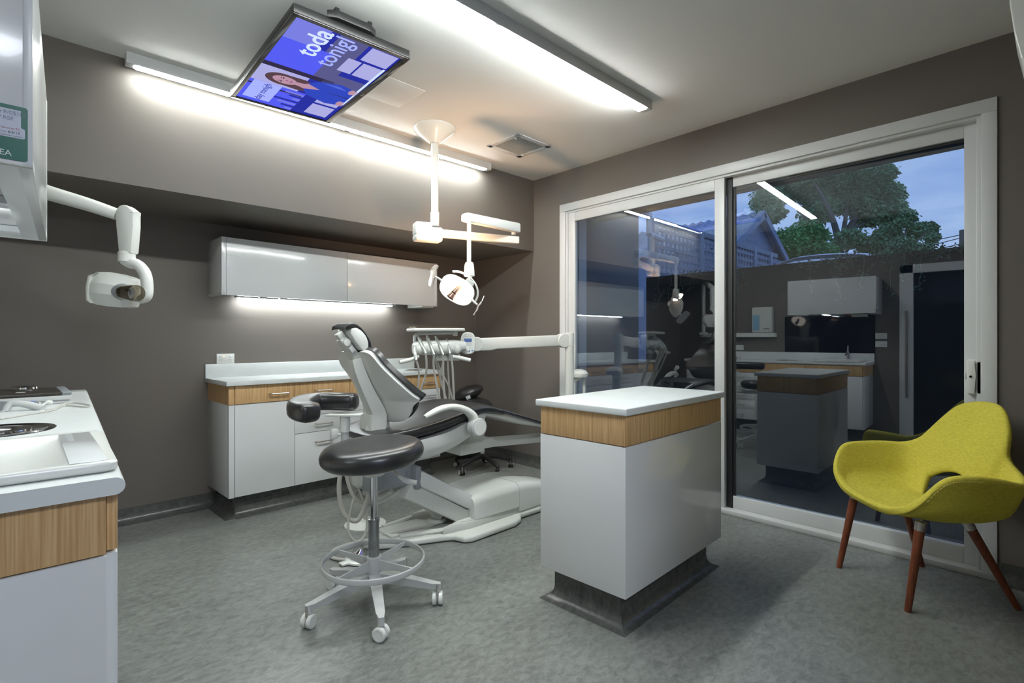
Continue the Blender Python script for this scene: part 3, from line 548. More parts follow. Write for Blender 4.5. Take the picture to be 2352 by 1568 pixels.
# x-ray control box standing on the rail
t = thing('control_box', 'white control box with a blue key panel above the wall rail', 'control box', (XL+.06, 2.62, 1.29))
g = G(); g.box(XL+.001, XL+.10, 2.46, 2.72, 1.288, 1.64, .012); obj('case', g, plast2, t)
g = G(); g.box(XL+.099, XL+.104, 2.62, 2.705, 1.32, 1.53, .004, mat('pale_blue_panel', (.25, .45, .62), .4)); obj('key_panel', g, None, t)
g = G()
for i in range(5): g.box(XL+.10, XL+.1055, 2.49+i*.016, 2.502+i*.016, 1.335, 1.345, .001, blk_i)
obj('indicator_row', g, blk_i, t)
outlet('power_outlet', 'white outlet above the left bench mirrored in the left glass pane', (XL, 2.92, 1.075), '+x', w=.115)
outlet('switch_plate', 'upper of two white switch plates beside the sink cabinet', (XL, 1.24, 1.235), '+x', n=3, cat='switch plate')
outlet('switch_plate', 'lower of two white switch plates beside the sink cabinet', (XL, 1.24, 1.135), '+x', n=3, cat='switch plate')

# ================================================================== WALL UNIT near the right edge
t = thing('wall_unit', 'white rounded wall-hung casing cut off by the top right corner', 'wall unit', (2.74, -.02, 2.2))
pr_ = [(-.119, 2.17), (-.06, 2.16), (.04, 2.17), (.083, 2.185), (.1035, 2.213), (.122, 2.32), (.134, 2.43), (.128, 2.50), (-.119, 2.50)]
g = G(); g.prism([(p[0], p[1]) for p in pr_], 'x', 2.62, 2.86, .006, plast, None, 3); obj('casing', g, plast, t)
g = G(); g.prism([(.085, 2.22), (.055, 2.19), (.0, 2.176), (-.02, 2.172), (-.02, 2.168), (.0, 2.171), (.057, 2.182)], 'x', 2.65, 2.83, .0, gplast); obj('underside_lip', g, gplast, t)

# ================================================================== OPERATING LIGHT
t = thing('operating_light', 'ceiling mounted dental operating light with a glowing warm reflector', 'operating light', (2.13, 3.06, H))
cc = px(998.5, 300, 3.69); cc = Vector((cc.x, cc.y, H))
g = G(); g.lathe([(.150, 0), (.152, -.010), (.148, -.018), (.115, -.045), (.065, -.085), (.042, -.104), (.036, -.112), (0, -.112)][::-1], cc, (0, 0, 1), 40); obj('canopy', g, plast, t)
pb = Vector((cc.x, cc.y, 2.0))
g = G(); g.lathe([(.026, -.62), (.026, -.11)], cc, (0, 0, 1), 20); g.lathe([(.031, -.70), (.031, -.60), (.027, -.595)], cc, (0, 0, 1), 20); obj('pole', g, plast, t)
jc = Vector((cc.x, cc.y, 1.955)); ae = px(1190, 554, 3.97); ae.z = 1.955; dirh = (ae-jc).normalized()
Mj = Matrix((( dirh.x, -dirh.y, 0, jc.x), (dirh.y, dirh.x, 0, jc.y), (0, 0, 1, jc.z), (0, 0, 0, 1)))
g = G(); g.box(-.150, .045, -.055, .055, -.068, -.022, .016, None, Mj, 3); g.box(-.150, .045, -.055, .055, -.03, .032, .014, None, Mj, 3); g.box(-.150, -.03, -.052, .052, .0, .062, .014, None, Mj, 3); obj('transformer_box', g, plast, t)
ln = (ae-jc).length
g = G(); g.box(.03, ln, -.024, .024, -.028, .026, .006, None, Mj); obj('fixed_arm', g, plast, t)
g = G(); g.lathe([(.018, -.03), (.018, .05)], px(1180, 530, 3.95), (0, 0, 1), 14); obj('elbow_pin', g, plast, t)
s0 = px(1186, 524, 3.95); s1 = px(1072, 506, 3.50); s0.z = 2.045; s1.z = 2.015
ds = (s1-s0); L2 = ds.length; ds.normalize(); Ms = Matrix(((ds.x, -ds.y, 0, s0.x), (ds.y, ds.x, 0, s0.y), (ds.z, 0, 1, s0.z), (0, 0, 0, 1)))
g = G(); g.prism([(-.02, -.035), (-.02, .028), (-.005, .036), (L2+.01, .034), (L2+.03, .02), (L2+.03, -.02), (L2+.01, -.026)], 'y', -.027, .027, .007, None, Ms); obj('spring_arm', g, plast, t)
dp = px(1077.5, 506, 3.50)
g = G(); g.tube([(dp.x, dp.y, 2.0), (dp.x, dp.y, 1.72)], .0145, 14); obj('drop_pole', g, plast, t)
kb = px(1078, 618, 3.50)
g = G(); g.loft([[kb+Vector((sx*w_, sy*w_, z)) for sx, sy in ((-1, -.7), (-.7, -1), (.7, -1), (1, -.7), (1, .7), (.7, 1), (-.7, 1), (-1, .7))] for z, w_ in ((-.052, .022), (-.045, .030), (.02, .026), (.042, .022), (.048, .016))]); obj('knuckle', g, plast, t, 50)
# head: reflector dish tipped towards the viewer
hc = px(1049, 666, 3.47); nrm = (Vector((0, 0, 1.2))+px(1176, 500, 1.0)*0 - hc); nrm = (-FW*.90 - RT*.26 + Vector((0, 0, -.30))).normalized()
xh = (RT*math.cos(math.radians(27)) - Vector((0, 0, 1))*math.sin(math.radians(27))); xh = (xh-nrm*xh.dot(nrm)).normalized(); yh = nrm.cross(xh)
MH = Matrix(((xh.x, yh.x, nrm.x, hc.x), (xh.y, yh.y, nrm.y, hc.y), (xh.z, yh.z, nrm.z, hc.z), (0, 0, 0, 1)))
def dish(rx, ry, z, n=44, p=2.6): return [Vector((rx*math.copysign(abs(math.cos(2*PI*k/n))**(2/p), math.cos(2*PI*k/n)), ry*math.copysign(abs(math.sin(2*PI*k/n))**(2/p), math.sin(2*PI*k/n)), z)) for k in range(n)]
g = G(); g.loft([dish(.02, .015, -.056), dish(.06, .045, -.052), dish(.105, .072, -.035), dish(.125, .090, -.008), dish(.125, .090, 0), dish(.121, .087, .001), dish(.119, .085, -.004)], None, True, False, MH); g.loft([dish(.119, .085, -.004), dish(.10, .070, -.028), dish(.055, .04, -.044), dish(.002, .002, -.047)], None, True, False, MH); obj('reflector_housing', g, plast, t, 50)
g = G(); g.loft([dish(.118, .084, -.003), dish(.10, .070, -.026), dish(.055, .04, -.042), dish(.002, .002, -.045)], None, True, False, MH); obj('lit_reflector', g, emis('warm_lit_reflector', (1.0, .88, .74), 9), t, 50)
g = G(); g.tube([(0, .01, -.04), (-.003, .004, -.01), (-.008, -.024, .016)], .021, 14, None, 0, MH); g.lathe([(.021, 0), (.025, .014), (.029, .038), (.026, .040), (.021, .022), (0, .022)], (-.008, -.028, .012), (-.1, -.75, .5), 20, None, MH); obj('bulb_shield', g, mat('bronze_bulb_shield', (.20, .13, .10), .3, metal=.6), t)
g = G(); g.torus((0, 0, 0), .138, .007, math.radians(-18), math.radians(128), (0, 0, 1), 30, 8); g.bm.transform(MH @ Matrix.Translation((.004, .002, -.03)) @ Matrix.Diagonal((1, .84, 1, 1))); g.tube([kb+Vector((0, 0, -.04)), MH @ Vector((.055, .10, -.03))], [.012, .010], 10); g.prism([(.02, .075), (.09, .075), (.085, .103), (.03, .108)], 'z', -.02, -.008, .004, None, MH); obj('yoke', g, plast, t)
for s, c0 in ((-1, (-.128, .012)), (1, (.128, -.012))):
    g = G(); g.tube([(s*.118, c0[1]*.5, 0), (s*.145, c0[1], .004), (s*.170, c0[1]*1.2, .012)], [.009, .007, .006], 10, None, 3, MH); hd = obj('handle', g, plast, t)
    g = G(); rnd = random.Random(5+s); pc = Vector((s*.178, c0[1]*1.2, .014)); ax = Vector((s*.10, 1, .15)).normalized(); ax2 = Vector((.25*s, -.1, 1)).normalized()
    grid = [[pc+ax*(i-2.5)*.036*(1-.18*abs(j-1.5))+ax2*(j-1.5)*.022+Vector((rnd.uniform(-.005, .005)+s*.004*abs(j-1.5), rnd.uniform(-.003, .003), rnd.uniform(-.004, .004))) for i in range(6)] for j in range(4)]
    g2 = [[p+Vector((s*.0035, 0, 0)) for p in r][::-1] for r in grid]
    g.loft([grid[k]+g2[k] for k in range(4)], None, True, True, MH); obj('handle_sleeve', g, mat('crumpled_clear_film', (.88, .86, .83), .15, spec=1, coat=1), hd, 10, label='crumpled clear barrier film')
lamp_d = bpy.data.lights.new('operating_bulb', 'AREA'); lamp_d.shape = 'DISK'; lamp_d.size = .11; lamp_d.energy = LAMP; lamp_d.color = (1, .60, .33); lamp_d.spread = math.radians(178)
lo = bpy.data.objects.new('operating_bulb', lamp_d); COL.objects.link(lo); lo.parent = t; lp = hc + nrm*.012 + Vector((0, 0, .115)) + xh*.0 - t.location
lo.location = lp; lo.rotation_euler = Vector((.75, .25, .8)).to_track_quat('-Z', 'Y').to_euler()

# ================================================================== DENTAL CHAIR
t = thing('dental_chair', 'reclined dental treatment chair with black upholstery and off-white shell', 'dental chair', (1.95, 2.68, 0))
CY = 2.69
# floor plate and hood
g = G(); g.prism([(1.40, 2.73), (1.46, 2.655), (1.52, 2.62), (1.80, 2.50), (1.85, 2.47), (1.87, 2.40), (1.92, 2.375), (2.28, 2.385), (2.36, 2.42), (2.40, 2.47), (2.95, 2.47), (2.95, 2.92), (2.30, 2.96), (2.26, 3.0), (1.95, 3.0), (1.90, 2.93), (1.62, 2.90)], 'z', .004, .040, .012, plast2, None, 3)
g.prism([(1.80, 2.515), (1.99, 2.48), (2.90, 2.49), (2.90, 2.90), (1.99, 2.90), (1.80, 2.86), (1.99, 2.80), (1.99, 2.57)], 'z', .03, .085, .010, plast2); g.box(1.55, 1.84, 2.665, 2.845, .03, .05, .006, plast2); g.tube([(1.60, 2.66, .045), (1.82, 2.545, .055), (2.0, 2.50, .09)], .015, 8, plast2); g.tube([(1.60, 2.86, .045), (1.85, 2.87, .055), (2.0, 2.88, .09)], .015, 8, plast2)
obj('floor_base', g, plast2, t)
def hood(x, y0, y1, zb, zt, r=.05):
    n = 6; pts = [Vector((x, y0, zb))]
    for k in range(n+1): a = PI-PI/2*k/n; pts.append(Vector((x, y0+r+r*math.cos(a), zt-r+r*math.sin(a)+.0)))
    for k in range(n+1): a = PI/2-PI/2*k/n; pts.append(Vector((x, y1-r+r*math.cos(a), zt-r+r*math.sin(a))))
    pts.append(Vector((x, y1, zb))); return pts
g = G(); g.loft([hood(2.02, 2.485, 2.875, .085, .215), hood(2.05, 2.48, 2.88, .085, .225), hood(2.25, 2.475, 2.885, .085, .235), hood(2.395, 2.475, 2.885, .085, .238)]); obj('front_hood', g, plast, t)
g = G(); g.loft([hood(2.398, 2.475, 2.885, .055, .240), hood(2.50, 2.478, 2.882, .055, .232), hood(2.70, 2.485, 2.875, .055, .19), hood(2.95, 2.50, 2.86, .055, .11, .03)]); obj('rear_hood', g, plast, t)
# lift arm: sloping channel
def boxline(g, p0, p1, hw, th0, th1, bev, m=None, yo=CY-.02):
    d = Vector((p1[0]-p0[0], 0, p1[1]-p0[1])); n_ = Vector((-d.z, 0, d.x)).normalized()
    if n_.z < 0: n_ = -n_
    a, b_ = Vector((p0[0], 0, p0[1])), Vector((p1[0], 0, p1[1])); q = [a+n_*th0, b_+n_*th0, b_-n_*th1, a-n_*th1]
    g.prism([(v.x, v.z) for v in q], 'y', yo-hw, yo+hw, bev, m)
g = G(); boxline(g, (1.640, .405), (2.085, .145), .150, .045, .040, .018); obj('lift_arm_cover', g, plast, t)
g = G(); boxline(g, (1.60, .365), (2.06, .085), .125, .02, .075, .012); obj('lift_arm', g, plast2, t)
g = G(); g.tube([(1.74, 2.69, .25), (1.86, 2.69, .15), (1.90, 2.69, .09)], [.05, .04, .045], 16); g.lathe([(.055, 0), (.05, .02), (.03, .02)], (1.88, 2.69, .06), (0, 0, 1), 20); obj('actuator', g, plast2, t)
g = G(); g.box(1.36, 1.65, 2.57, 2.80, .36, .50, .012); g.box(1.62, 1.66, 2.52, 2.85, .34, .47, .01); g.lathe([(.014, 0), (.014, .003)], (1.60, 2.568, .43), (0, -1, 0), 14, gplast2); obj('seat_carriage', g, plast2, t)
# seat shell: lofted in x with U sections
def usec(x, cy, hw, zt, zb, e=.5, n=16):     # lower hull outline: flat top, rounded belly
    pts = []
    for k in range(n+1): a = PI+PI*k/n; c, s_ = math.cos(a), math.sin(a); pts.append(Vector((x, cy+hw*math.copysign(abs(c)**e, c), zt+(zt-zb)*(-1)*abs(s_)**e)))
    return pts
SH = [(1.36, .17, .640, .600), (1.40, .22, .655, .575), (1.52, .26, .640, .525), (1.66, .275, .650, .505), (1.80, .275, .670, .520), (1.93, .265, .705, .555), (2.04, .25, .735, .600), (2.11, .22, .740, .650), (2.16, .18, .745, .690), (2.3, .17, .700, .665), (2.55, .16, .630, .595), (2.80, .145, .565, .545)]
rs = [usec(x, CY+(x-1.6)*.03, hw, zt, zb, .55) for x, hw, zt, zb in SH]
g = G(); g.loft(rings_smooth(rs, 4)); obj('seat_shell', g, plast, t, 60)
# seat cushion: closed superellipse sections, dished in the middle
def csec(x, cy, hw, zt, th, dish_=.02, n=28):
    pts = []
    for k in range(n):
        a = 2*PI*k/n; c, s_ = math.cos(a), math.sin(a); yy = math.copysign(abs(c)**.45, c); zz = math.copysign(abs(s_)**.6, s_)
        pts.append(Vector((x, cy+hw*yy, zt-th/2+th/2*zz+(dish_*(yy*yy*1.4-.75) if s_ > 0 else 0))))
    return pts
CU = [(1.345, .10, .668, .02, .0), (1.36, .17, .682, .045, .004), (1.42, .24, .700, .058, .012), (1.55, .275, .712, .062, .022), (1.70, .285, .730, .064, .024), (1.86, .285, .762, .066, .018), (1.98, .275, .788, .068, .010), (2.08, .26, .795, .068, .004), (2.18, .235, .775, .060, .0), (2.24, .215, .756, .052, 0), (2.30, .20, .738, .045, 0)]
g = G(); g.loft(rings_smooth([csec(x, CY+(x-1.6)*.03, hw, zt, th, di) for x, hw, zt, th, di in CU], 4)); obj('seat_cushion', g, blkl, t, 60)
LG_ = [(2.24, .205, .757, .050, 0), (2.28, .20, .745, .045, 0), (2.50, .185, .676, .040, 0), (2.75, .17, .598, .036, 0), (2.90, .15, .552, .034, 0), (2.93, .12, .542, .02, 0)]
g = G(); g.loft(rings_smooth([csec(x, CY+(x-1.6)*.03, hw+.004, zt+.002, th, di) for x, hw, zt, th, di in LG_], 3)); obj('leg_rest_cover', g, mat('glossy_clear_black_cover', (.02, .02, .024), .06, coat=1, spec=.8), t, 60, label='glossy protective cover')
# back rest shell and cushion
# (t, centre x, centre z, half width, forward curl near, curl far)
BK = [(1.490, .732, .12, .02, .0), (1.485, .744, .19, .05, .01), (1.472, .780, .232, .075, .03), (1.458, .812, .246, .088, .045), (1.448, .835, .268, .105, .055), (1.440, .856, .292, .122, .065), (1.424, .885, .285, .100, .060), (1.388, .962, .255, .060, .042), (1.352, 1.045, .212, .028, .0), (1.336, 1.095, .190, .012, -.01), (1.328, 1.120, .162, .006, -.008), (1.322, 1.128, .12, .004, -.004)]
def bsec(x, z, hw, cn, cf, off, n=20):
    out = []
    for k in range(n+1):
        s_ = -1+2*k/n; cc_ = abs(s_)**2.2*(cn if s_ < 0 else cf); nt = -.030*math.exp(-(s_*hw/.045)**4) if z > 1.09 else 0
        out.append(Vector((x+cc_+off*.83, CY+s_*hw, z+off*.5+cc_*.08+nt)))
    return out
def slab(BK_, o1, o2, k=4, grow=0):
    rr_ = []
    for x, z, hw, cn, cf in BK_:
        a = bsec(x, z, hw+grow, cn, cf, o1); b_ = bsec(x, z, max(hw+grow-.012, .02), cn, cf, o2)
        rr_.append(a+b_[::-1])
    return rings_smooth(rr_, k)
g = G(); g.loft(slab(BK, 0, .026)); obj('backrest_shell', g, plast, t, 45)
g = G(); g.loft(slab(BK, .028, .058, 4, .008)); 
obj('backrest_cushion', g, blkl, t, 60)
# central spine on the shell's rear
SP = [(1.44, .64, .062, .05), (1.452, .70, .064, .05), (1.455, .77, .062, .045), (1.432, .82, .062, .040), (1.395, .89, .056, .034), (1.362, .96, .050, .030), (1.335, 1.03, .044, .026), (1.316, 1.085, .042, .020)]
g = G(); g.loft(rings_smooth([[Vector((x-dx, CY-.02-w_*.7, z)), Vector((x-dx*1.2, CY-.02, z)), Vector((x-dx, CY-.02+w_*.55, z)), Vector((x+.02, CY-.02+w_*.9, z+.01)), Vector((x+.02, CY-.02-w_*1.25, z+.01))] for x, z, w_, dx in SP], 4)); obj('backrest_spine', g, plast, t, 50)
g = G(); g.loft([[Vector((x+sx*w_, CY+sy*.06, z)) for sx, sy in ((-1, -1), (1, -1), (1, 1), (-1, 1))] for x, z, w_ in ((1.47, .50, .055), (1.465, .62, .062), (1.455, .72, .060), (1.45, .775, .05))]); obj('back_hinge', g, plast, t)
# head rest
HP = [(-.078, .093), (-.062, .112), (-.035, .120), (.0, .110), (.035, .082), (.065, .045), (.088, .0), (.092, -.030), (.080, -.055), (.058, -.068), (.04, -.064), (.0, -.005), (-.035, .05), (-.060, .083)]
def hpm(pts, y0, y1, bev, m, sc_=1): 
    gg = G(); gg.prism([(1.315+p[0]*.84, 1.186+p[1]*.84) for p in pts], 'y', y0, y1, bev, m); return gg
g = hpm([(-.055, .086), (-.02, .092), (.02, .070), (.05, .035), (.066, -.005), (.066, -.045), (.05, -.062), (.022, -.058), (-.028, .0), (-.062, .055)], CY-.093, CY+.075, .010, plast); obj('headrest_shell', g, plast, t)
pad = [(-.084, .078), (-.078, .104), (-.060, .115), (-.035, .120), (-.01, .114), (.02, .094), (.05, .062), (.075, .025), (.088, -.005), (.092, -.032), (.084, -.053), (.068, -.066), (.052, -.067), (.064, -.052), (.072, -.03), (.068, -.003), (.053, .028), (.025, .062), (-.01, .086), (-.035, .093), (-.055, .088)]
rr_ = []
for yy, k in ((-.090, .0), (-.088, .55), (-.080, .85), (-.065, 1), (.055, 1), (.072, .85), (.080, .55), (.082, .0)):
    cx_, cz_ = .02, .03
    mid = [(.0+p[0], p[1]) for p in pad]
    rr_.append([Vector((1.315+p[0]*.84-(1-k)*.009, CY+yy, 1.186+p[1]*.84-(1-k)*.007)) for p in mid])
g = G(); g.loft(rr_); obj('headrest_cushion', g, blkl, t, 50)
g = G(); Mg = Matrix.Translation((1.285, CY-.01, 1.162)) @ Matrix.Rotation(math.radians(-38), 4, 'Y'); g.box(-.026, .018, -.036, .036, -.080, .055, .010, plast2, Mg); g.box(-.018, .02, -.022, .022, .05, .088, .006, plast2, Mg); obj('headrest_bracket', g, plast2, t)
g = G(); g.lathe([(.020, 0), (.020, .010), (.012, .012)], Mg @ Vector((-.008, -.045, .03)), (0, -1, 0), 16, plast); g.box(-.02, .005, -.05, -.044, -.035, .0, .002, plast, Mg); obj('headrest_knob', g, plast, t)
g = G(); g.box(-.010, .010, -.020, .020, -.115, -.07, .002, steel, Mg); obj('headrest_blade', g, gplast2, t)
# near armrest and its hub
g = G(); g.tube([(1.60, 2.40, .770), (1.63, 2.40, .782), (1.70, 2.395, .806), (1.78, 2.39, .812), (1.86, 2.385, .790), (1.915, 2.38, .75), (1.935, 2.38, .70), (1.935, 2.38, .665)], [.014, .020, .024, .024, .028, .036, .045, .045], 14, None, 4, flat=.75); obj('armrest', g, plast2, t)
g = G(); g.lathe([(.050, 0), (.055, .004), (.055, .05), (.04, .06)], (1.935, 2.330, .682), (0, 1, 0), 28, gplast); g.lathe([(.044, -.002), (.044, .002)], (1.935, 2.329, .682), (0, 1, 0), 24, plast); obj('armrest_hub', g, None, t)
g = G(); g.tube([(1.66, 3.02, .785), (1.70, 3.02, .80), (1.78, 3.02, .812), (1.88, 3.02, .78), (1.95, 3.01, .70)], [.014, .022, .024, .028, .045], 12, None, 4); g.lathe([(.055, 0), (.055, .05)], (1.95, 2.97, .69), (0, 1, 0), 20); obj('armrest', g, plast2, t)
# under-seat link arm reaching the instrument column
g = G(); g.prism([(2.08, .50), (2.20, .53), (2.30, .535), (2.33, .51), (2.80, .475), (3.18, .46), (3.18, .40), (2.80, .435), (2.30, .47), (2.12, .47)], 'y', 2.63, 2.80, .010); g.box(2.0, 2.2, 2.60, 2.82, .46, .53, .01, plast2); obj('link_arm', g, plast, t)
# suction hoses hanging behind the stool
for nm, pts, r in (('hose', [(1.30, 2.78, .50), (1.27, 2.75, .36), (1.28, 2.71, .24), (1.33, 2.66, .20), (1.37, 2.64, .28), (1.40, 2.63, .40)], .013), ('hose', [(1.34, 2.76, .46), (1.35, 2.73, .36), (1.40, 2.70, .30), (1.50, 2.68, .31), (1.56, 2.66, .36)], .014),
                   ('hose', [(1.37, 2.72, .38), (1.31, 2.68, .28), (1.28, 2.66, .17), (1.31, 2.63, .10), (1.36, 2.62, .13), (1.38, 2.64, .24), (1.35, 2.68, .37)], .007), ('hose', [(1.30, 2.74, .47), (1.33, 2.70, .33), (1.42, 2.66, .27), (1.54, 2.64, .30), (1.64, 2.60, .37)], .010)):
    g = G(); g.tube(pts, r, 9, None, 6); obj(nm, g, hose, t)
g = G(); g.lathe([(.055, .06), (.05, .0), (.03, -.02), (0, -.025)], (1.375, 2.70, .39), (0, 0, 1), 18); g.box(1.38, 1.46, 2.62, 2.70, .35, .43, .012); obj('junction_bowl', g, plast2, t)
# far side support post with white knob
t2 = thing('suction_arm', 'slim beige upright post with a white knob behind the dental chair back', 'post', (1.66, 3.14, 0))
g = G(); pbm = px(839, 910, 3.34); g.box(pbm.x-.010, pbm.x+.010, pbm.y-.015, pbm.y+.015, .0, .86, .003); obj('post', g, hose, t2)
g = G(); g.lathe([(.022, 0), (.024, .02), (.018, .035), (0, .037)], (pbm.x-.02, pbm.y-.01, .865), (-.6, .3, .1), 18); obj('knob', g, plast, t2)
g = G(); g.lathe([(.13, 0), (.13, .012), (.03, .03), (.02, .04)], (pbm.x, pbm.y, .0), (0, 0, 1), 24); obj('foot', g, plast2, t2); t2.location = (pbm.x, pbm.y, 0)
for c in t2.children: c.data.transform(Matrix.Translation(Vector((1.66, 3.14, 0))-Vector((pbm.x, pbm.y, 0))))

# ================================================================== DELIVERY UNIT
t = thing('delivery_unit', 'white dental instrument delivery unit on a horizontal arm with hanging hoses', 'delivery unit', (3.21, 2.745, 0))
PC = px(1308, 800, 4.2)
g = G(); g.lathe([(.036, .845-.0), (.036, .30), (.036, 0)][::-1], (PC.x, PC.y, .30), (0, 0, 1), 24); g.lathe([(.034, 1.148), (.037, 1.15), (.037, 1.245), (.033, 1.25), (0, 1.25)], (PC.x, PC.y, 0), (0, 0, 1), 24); g.lathe([(.11, 0), (.11, .02), (.06, .05), (.045, .30)], (PC.x, PC.y, 0.004), (0, 0, 1), 28); obj('column', g, plast, t)
bc = px(1332, 862, 4.25)
g = G(); g.lathe([(.0, -.015), (.07, -.012), (.075, .005), (.074, .02), (.055, .042), (.02, .052), (0, .053)], (bc.x-.01, bc.y, bc.z), (0, 0, 1), 28); g.tube([(bc.x+.03, bc.y-.02, bc.z-.02), (bc.x+.03, bc.y-.02, .2)], .012, 10); g.tube([(bc.x, bc.y, bc.z-.015), (PC.x, PC.y, bc.z-.05)], .02, 10); obj('dome_bracket', g, plast, t)
AE = px(1092, 790, 3.92); AS = px(1292, 782, 4.19)
d_ = (AE-AS); La = d_.length; d_.normalize(); sd = Vector((0, 0, 1)).cross(d_).normalized(); upd = d_.cross(sd)
MA = Matrix(((d_.x, sd.x, upd.x, AS.x), (d_.y, sd.y, upd.y, AS.y), (d_.z, sd.z, upd.z, AS.z), (0, 0, 0, 1)))
g = G(); g.prism([(0, -.040), (0, .046), (La, .044), (La, -.052), (La-.12, -.052), (La-.16, -.044)], 'y', -.032, .032, .010, None, MA); obj('spring_arm', g, plast, t)
g = G(); g.lathe([(.052, -.042), (.056, -.036), (.056, .036), (.052, .042)], AS, sd, 28); g.tube([AS, (PC.x, PC.y, AS.z)], .034, 12); obj('shoulder_joint', g, plast, t)
g = G(); g.lathe([(.050, -.040), (.054, -.034), (.054, .034), (.050, .040)], AE, sd, 28); obj('wrist_joint', g, plast, t)
# key pad facing the viewer
kc = px(1075, 788, 3.80); nk = (Vector((0, 0, 1.2))-kc); nk.z = .25; nk.normalize(); xk = Vector((0, 0, 1)).cross(nk).normalized(); yk = nk.cross(xk); MK = Matrix(((xk.x, yk.x, nk.x, kc.x), (xk.y, yk.y, nk.y, kc.y), (xk.z, yk.z, nk.z, kc.z), (0, 0, 0, 1)))
g = G(); g.loft([dish(.044, .070, -.05, 36, 2.8), dish(.053, .078, -.04, 36, 2.8), dish(.055, .080, .006, 36, 2.8), dish(.051, .076, .012, 36, 2.8)], plast, True, True, MK); kp = obj('key_pad', g, plast, t)
g = G(); g.box(-.027, .027, .008, .034, .0115, .0135, .001, emis('lcd_blue', (.10, .16, .38), .9), MK); obj('display', g, None, kp)
g = G()
for zz, n_ in ((.062, 4), (.050, 4), (-.004, 4), (-.014, 4), (-.034, 2), (-.044, 2)):
    for i in range(n_): g.box((i-(n_-1)/2)*.014-.003, (i-(n_-1)/2)*.014+.003, zz-.002, zz+.002, .0118, .0132, .0005, gplast2, MK)
for i in range(4): g.lathe([(.006, .0115), (.006, .0138), (0, .0138)], (0, 0, 0), (0, 0, 1), 10, mat('blue_key', (.16, .28, .50), .4), MK @ Matrix.Translation(((i-1.5)*.021, -.060+.004*abs(i-1.5), 0)))
obj('keys', g, None, kp)
# instrument head
H0, H1 = px(948, 800, 3.62), px(1058, 798, 3.78)
dh = (H1-H0); Lh = dh.length; dh.normalize(); sh = Vector((0, 0, 1)).cross(dh).normalized(); MHd = Matrix(((dh.x, sh.x, 0, H0.x), (dh.y, sh.y, 0, H0.y), (dh.z, 0, 1, H0.z), (0, 0, 0, 1)))
# sh points away from viewer
SG = 1 if sh.dot(FW) > 0 else -1
def hs(x, ry, rz, cz=0): return [Vector((x, ry*math.cos(2*PI*k/20), cz+rz*math.copysign(abs(math.sin(2*PI*k/20))**.7, math.sin(2*PI*k/20)))) for k in range(20)]
g = G(); g.loft(rings_smooth([hs(0, .02, .03), hs(.012, .06, .045), hs(.05, .075, .050, .002), hs(Lh*.5, .078, .052, .004), hs(Lh-.05, .07, .052, .006), hs(Lh, .05, .040, .01), hs(Lh+.03, .04, .035, .01)], 3), plast, True, True, MHd); g.box(.17, Lh-.01, -.03, .03, -.095, -.045, .012, plast, MHd); obj('instrument_head', g, plast, t, 50)
g = G(); g.tube([(Lh, 0, .0), (Lh+.06, .01*SG, -.02), (Lh+.10, .03*SG, -.015)], [.03, .035, .03], 12, plast, 3, MHd); obj('head_bracket', g, plast, t)
for i in range(5):
    g = G(); x = .035+i*.068; g.ell((x, -.062*SG, -.008), (.026, .03, .036), plast, MHd); obj('instrument_holder', g, plast, t)
rails = ((-.155, -.05), (-.01, -.025))
g = G(); g.tube([(.02, -.07*SG, -.055), (-.05, -.10*SG, -.075), (-.125, -.12*SG, -.088)], [.012, .014, .014], 12, plast2, 3, MHd); obj('grab_handle', g, plast2, t)
g = G(); g.tube([(.27, -.07*SG, -.062), (.33, -.10*SG, -.075), (.385, -.12*SG, -.090)], [.014, .015, .014], 12, plast, 3, MHd); obj('grab_handle', g, plast, t)
tr_ = px(1003, 760, 3.66)
g = G(); Mt = Matrix.Translation((0, 0, 0)) @ MHd
g.box(-.02, .355, -.10, .10, .118, .140, .009, plast, Mt, 3); obj('tray_holder', g, plast, t)
g = G(); g.loft([[Vector((x0_, sy*.085, z_)) for x0_, sy in ((-.008+dx_, -1), (.343-dx_, -1), (.343-dx_, 1), (-.008+dx_, 1))] for z_, dx_ in ((.141, .012), (.151, .0), (.153, .0))], None, True, True, Mt); obj('instrument_tray', g, mat('gold_steel_tray', (.62, .56, .44), .2, metal=1), t)
g = G(); g.tube([(.015, 0, .02), (.012, 0, .075), (.03, 0, .098), (.08, 0, .104), (.31, 0, .108)], .011, 10, plast, 4, Mt); g.box(.30, .33, -.012, .012, .085, .125, .004, plast, Mt); obj('tray_arm', g, plast, t)
hp_m = mat('satin_metal_handpiece', (.55, .58, .55), .28, metal=.6)
drops = [(938, 830, 918), (974, 815, 917), (1012, 800, 921), (1038, 800, 922), (1042, 800, 921)]
tips = [(952, 797, 956, 828), (960, 772, 978, 812), (980, 770, 997, 815), (1000, 772, 1018, 815), (1026, 778, 1034, 812)]
for i in range(5):
    u0, v0, u1, v1 = tips[i]; D_ = 3.60+i*.032
    g = G(); g.tube([px(u0, v0, D_-.02), px(u0+(u1-u0)*.25, v0+(v1-v0)*.25, D_-.04), px(u0+(u1-u0)*.6, v0+(v1-v0)*.6, D_-.075), px(u1, v1, D_-.10)], [.006, .013, .012, .009], 10, None, 4); hpz = obj('handpiece', g, hp_m, t)
    pts = {0: [(956, 828), (962, 850), (961, 880), (955, 905), (948, 930)], 1: [(978, 812), (980, 840), (977, 865), (968, 890), (958, 918), (950, 940)], 2: [(997, 815), (996, 840), (1002, 880), (1010, 915), (1012, 940)], 3: [(1018, 815), (1018, 845), (1019, 880), (1022, 920), (1022, 940)], 4: [(1034, 812), (1039, 840), (1041, 880), (1043, 920), (1043, 940)]}[i]
    g = G(); g.tube([px(a, b_, D_-.10+.035*k) for k, (a, b_) in enumerate(pts)], .0075, 8, None, 5); obj('hose', g, hose, hpz)
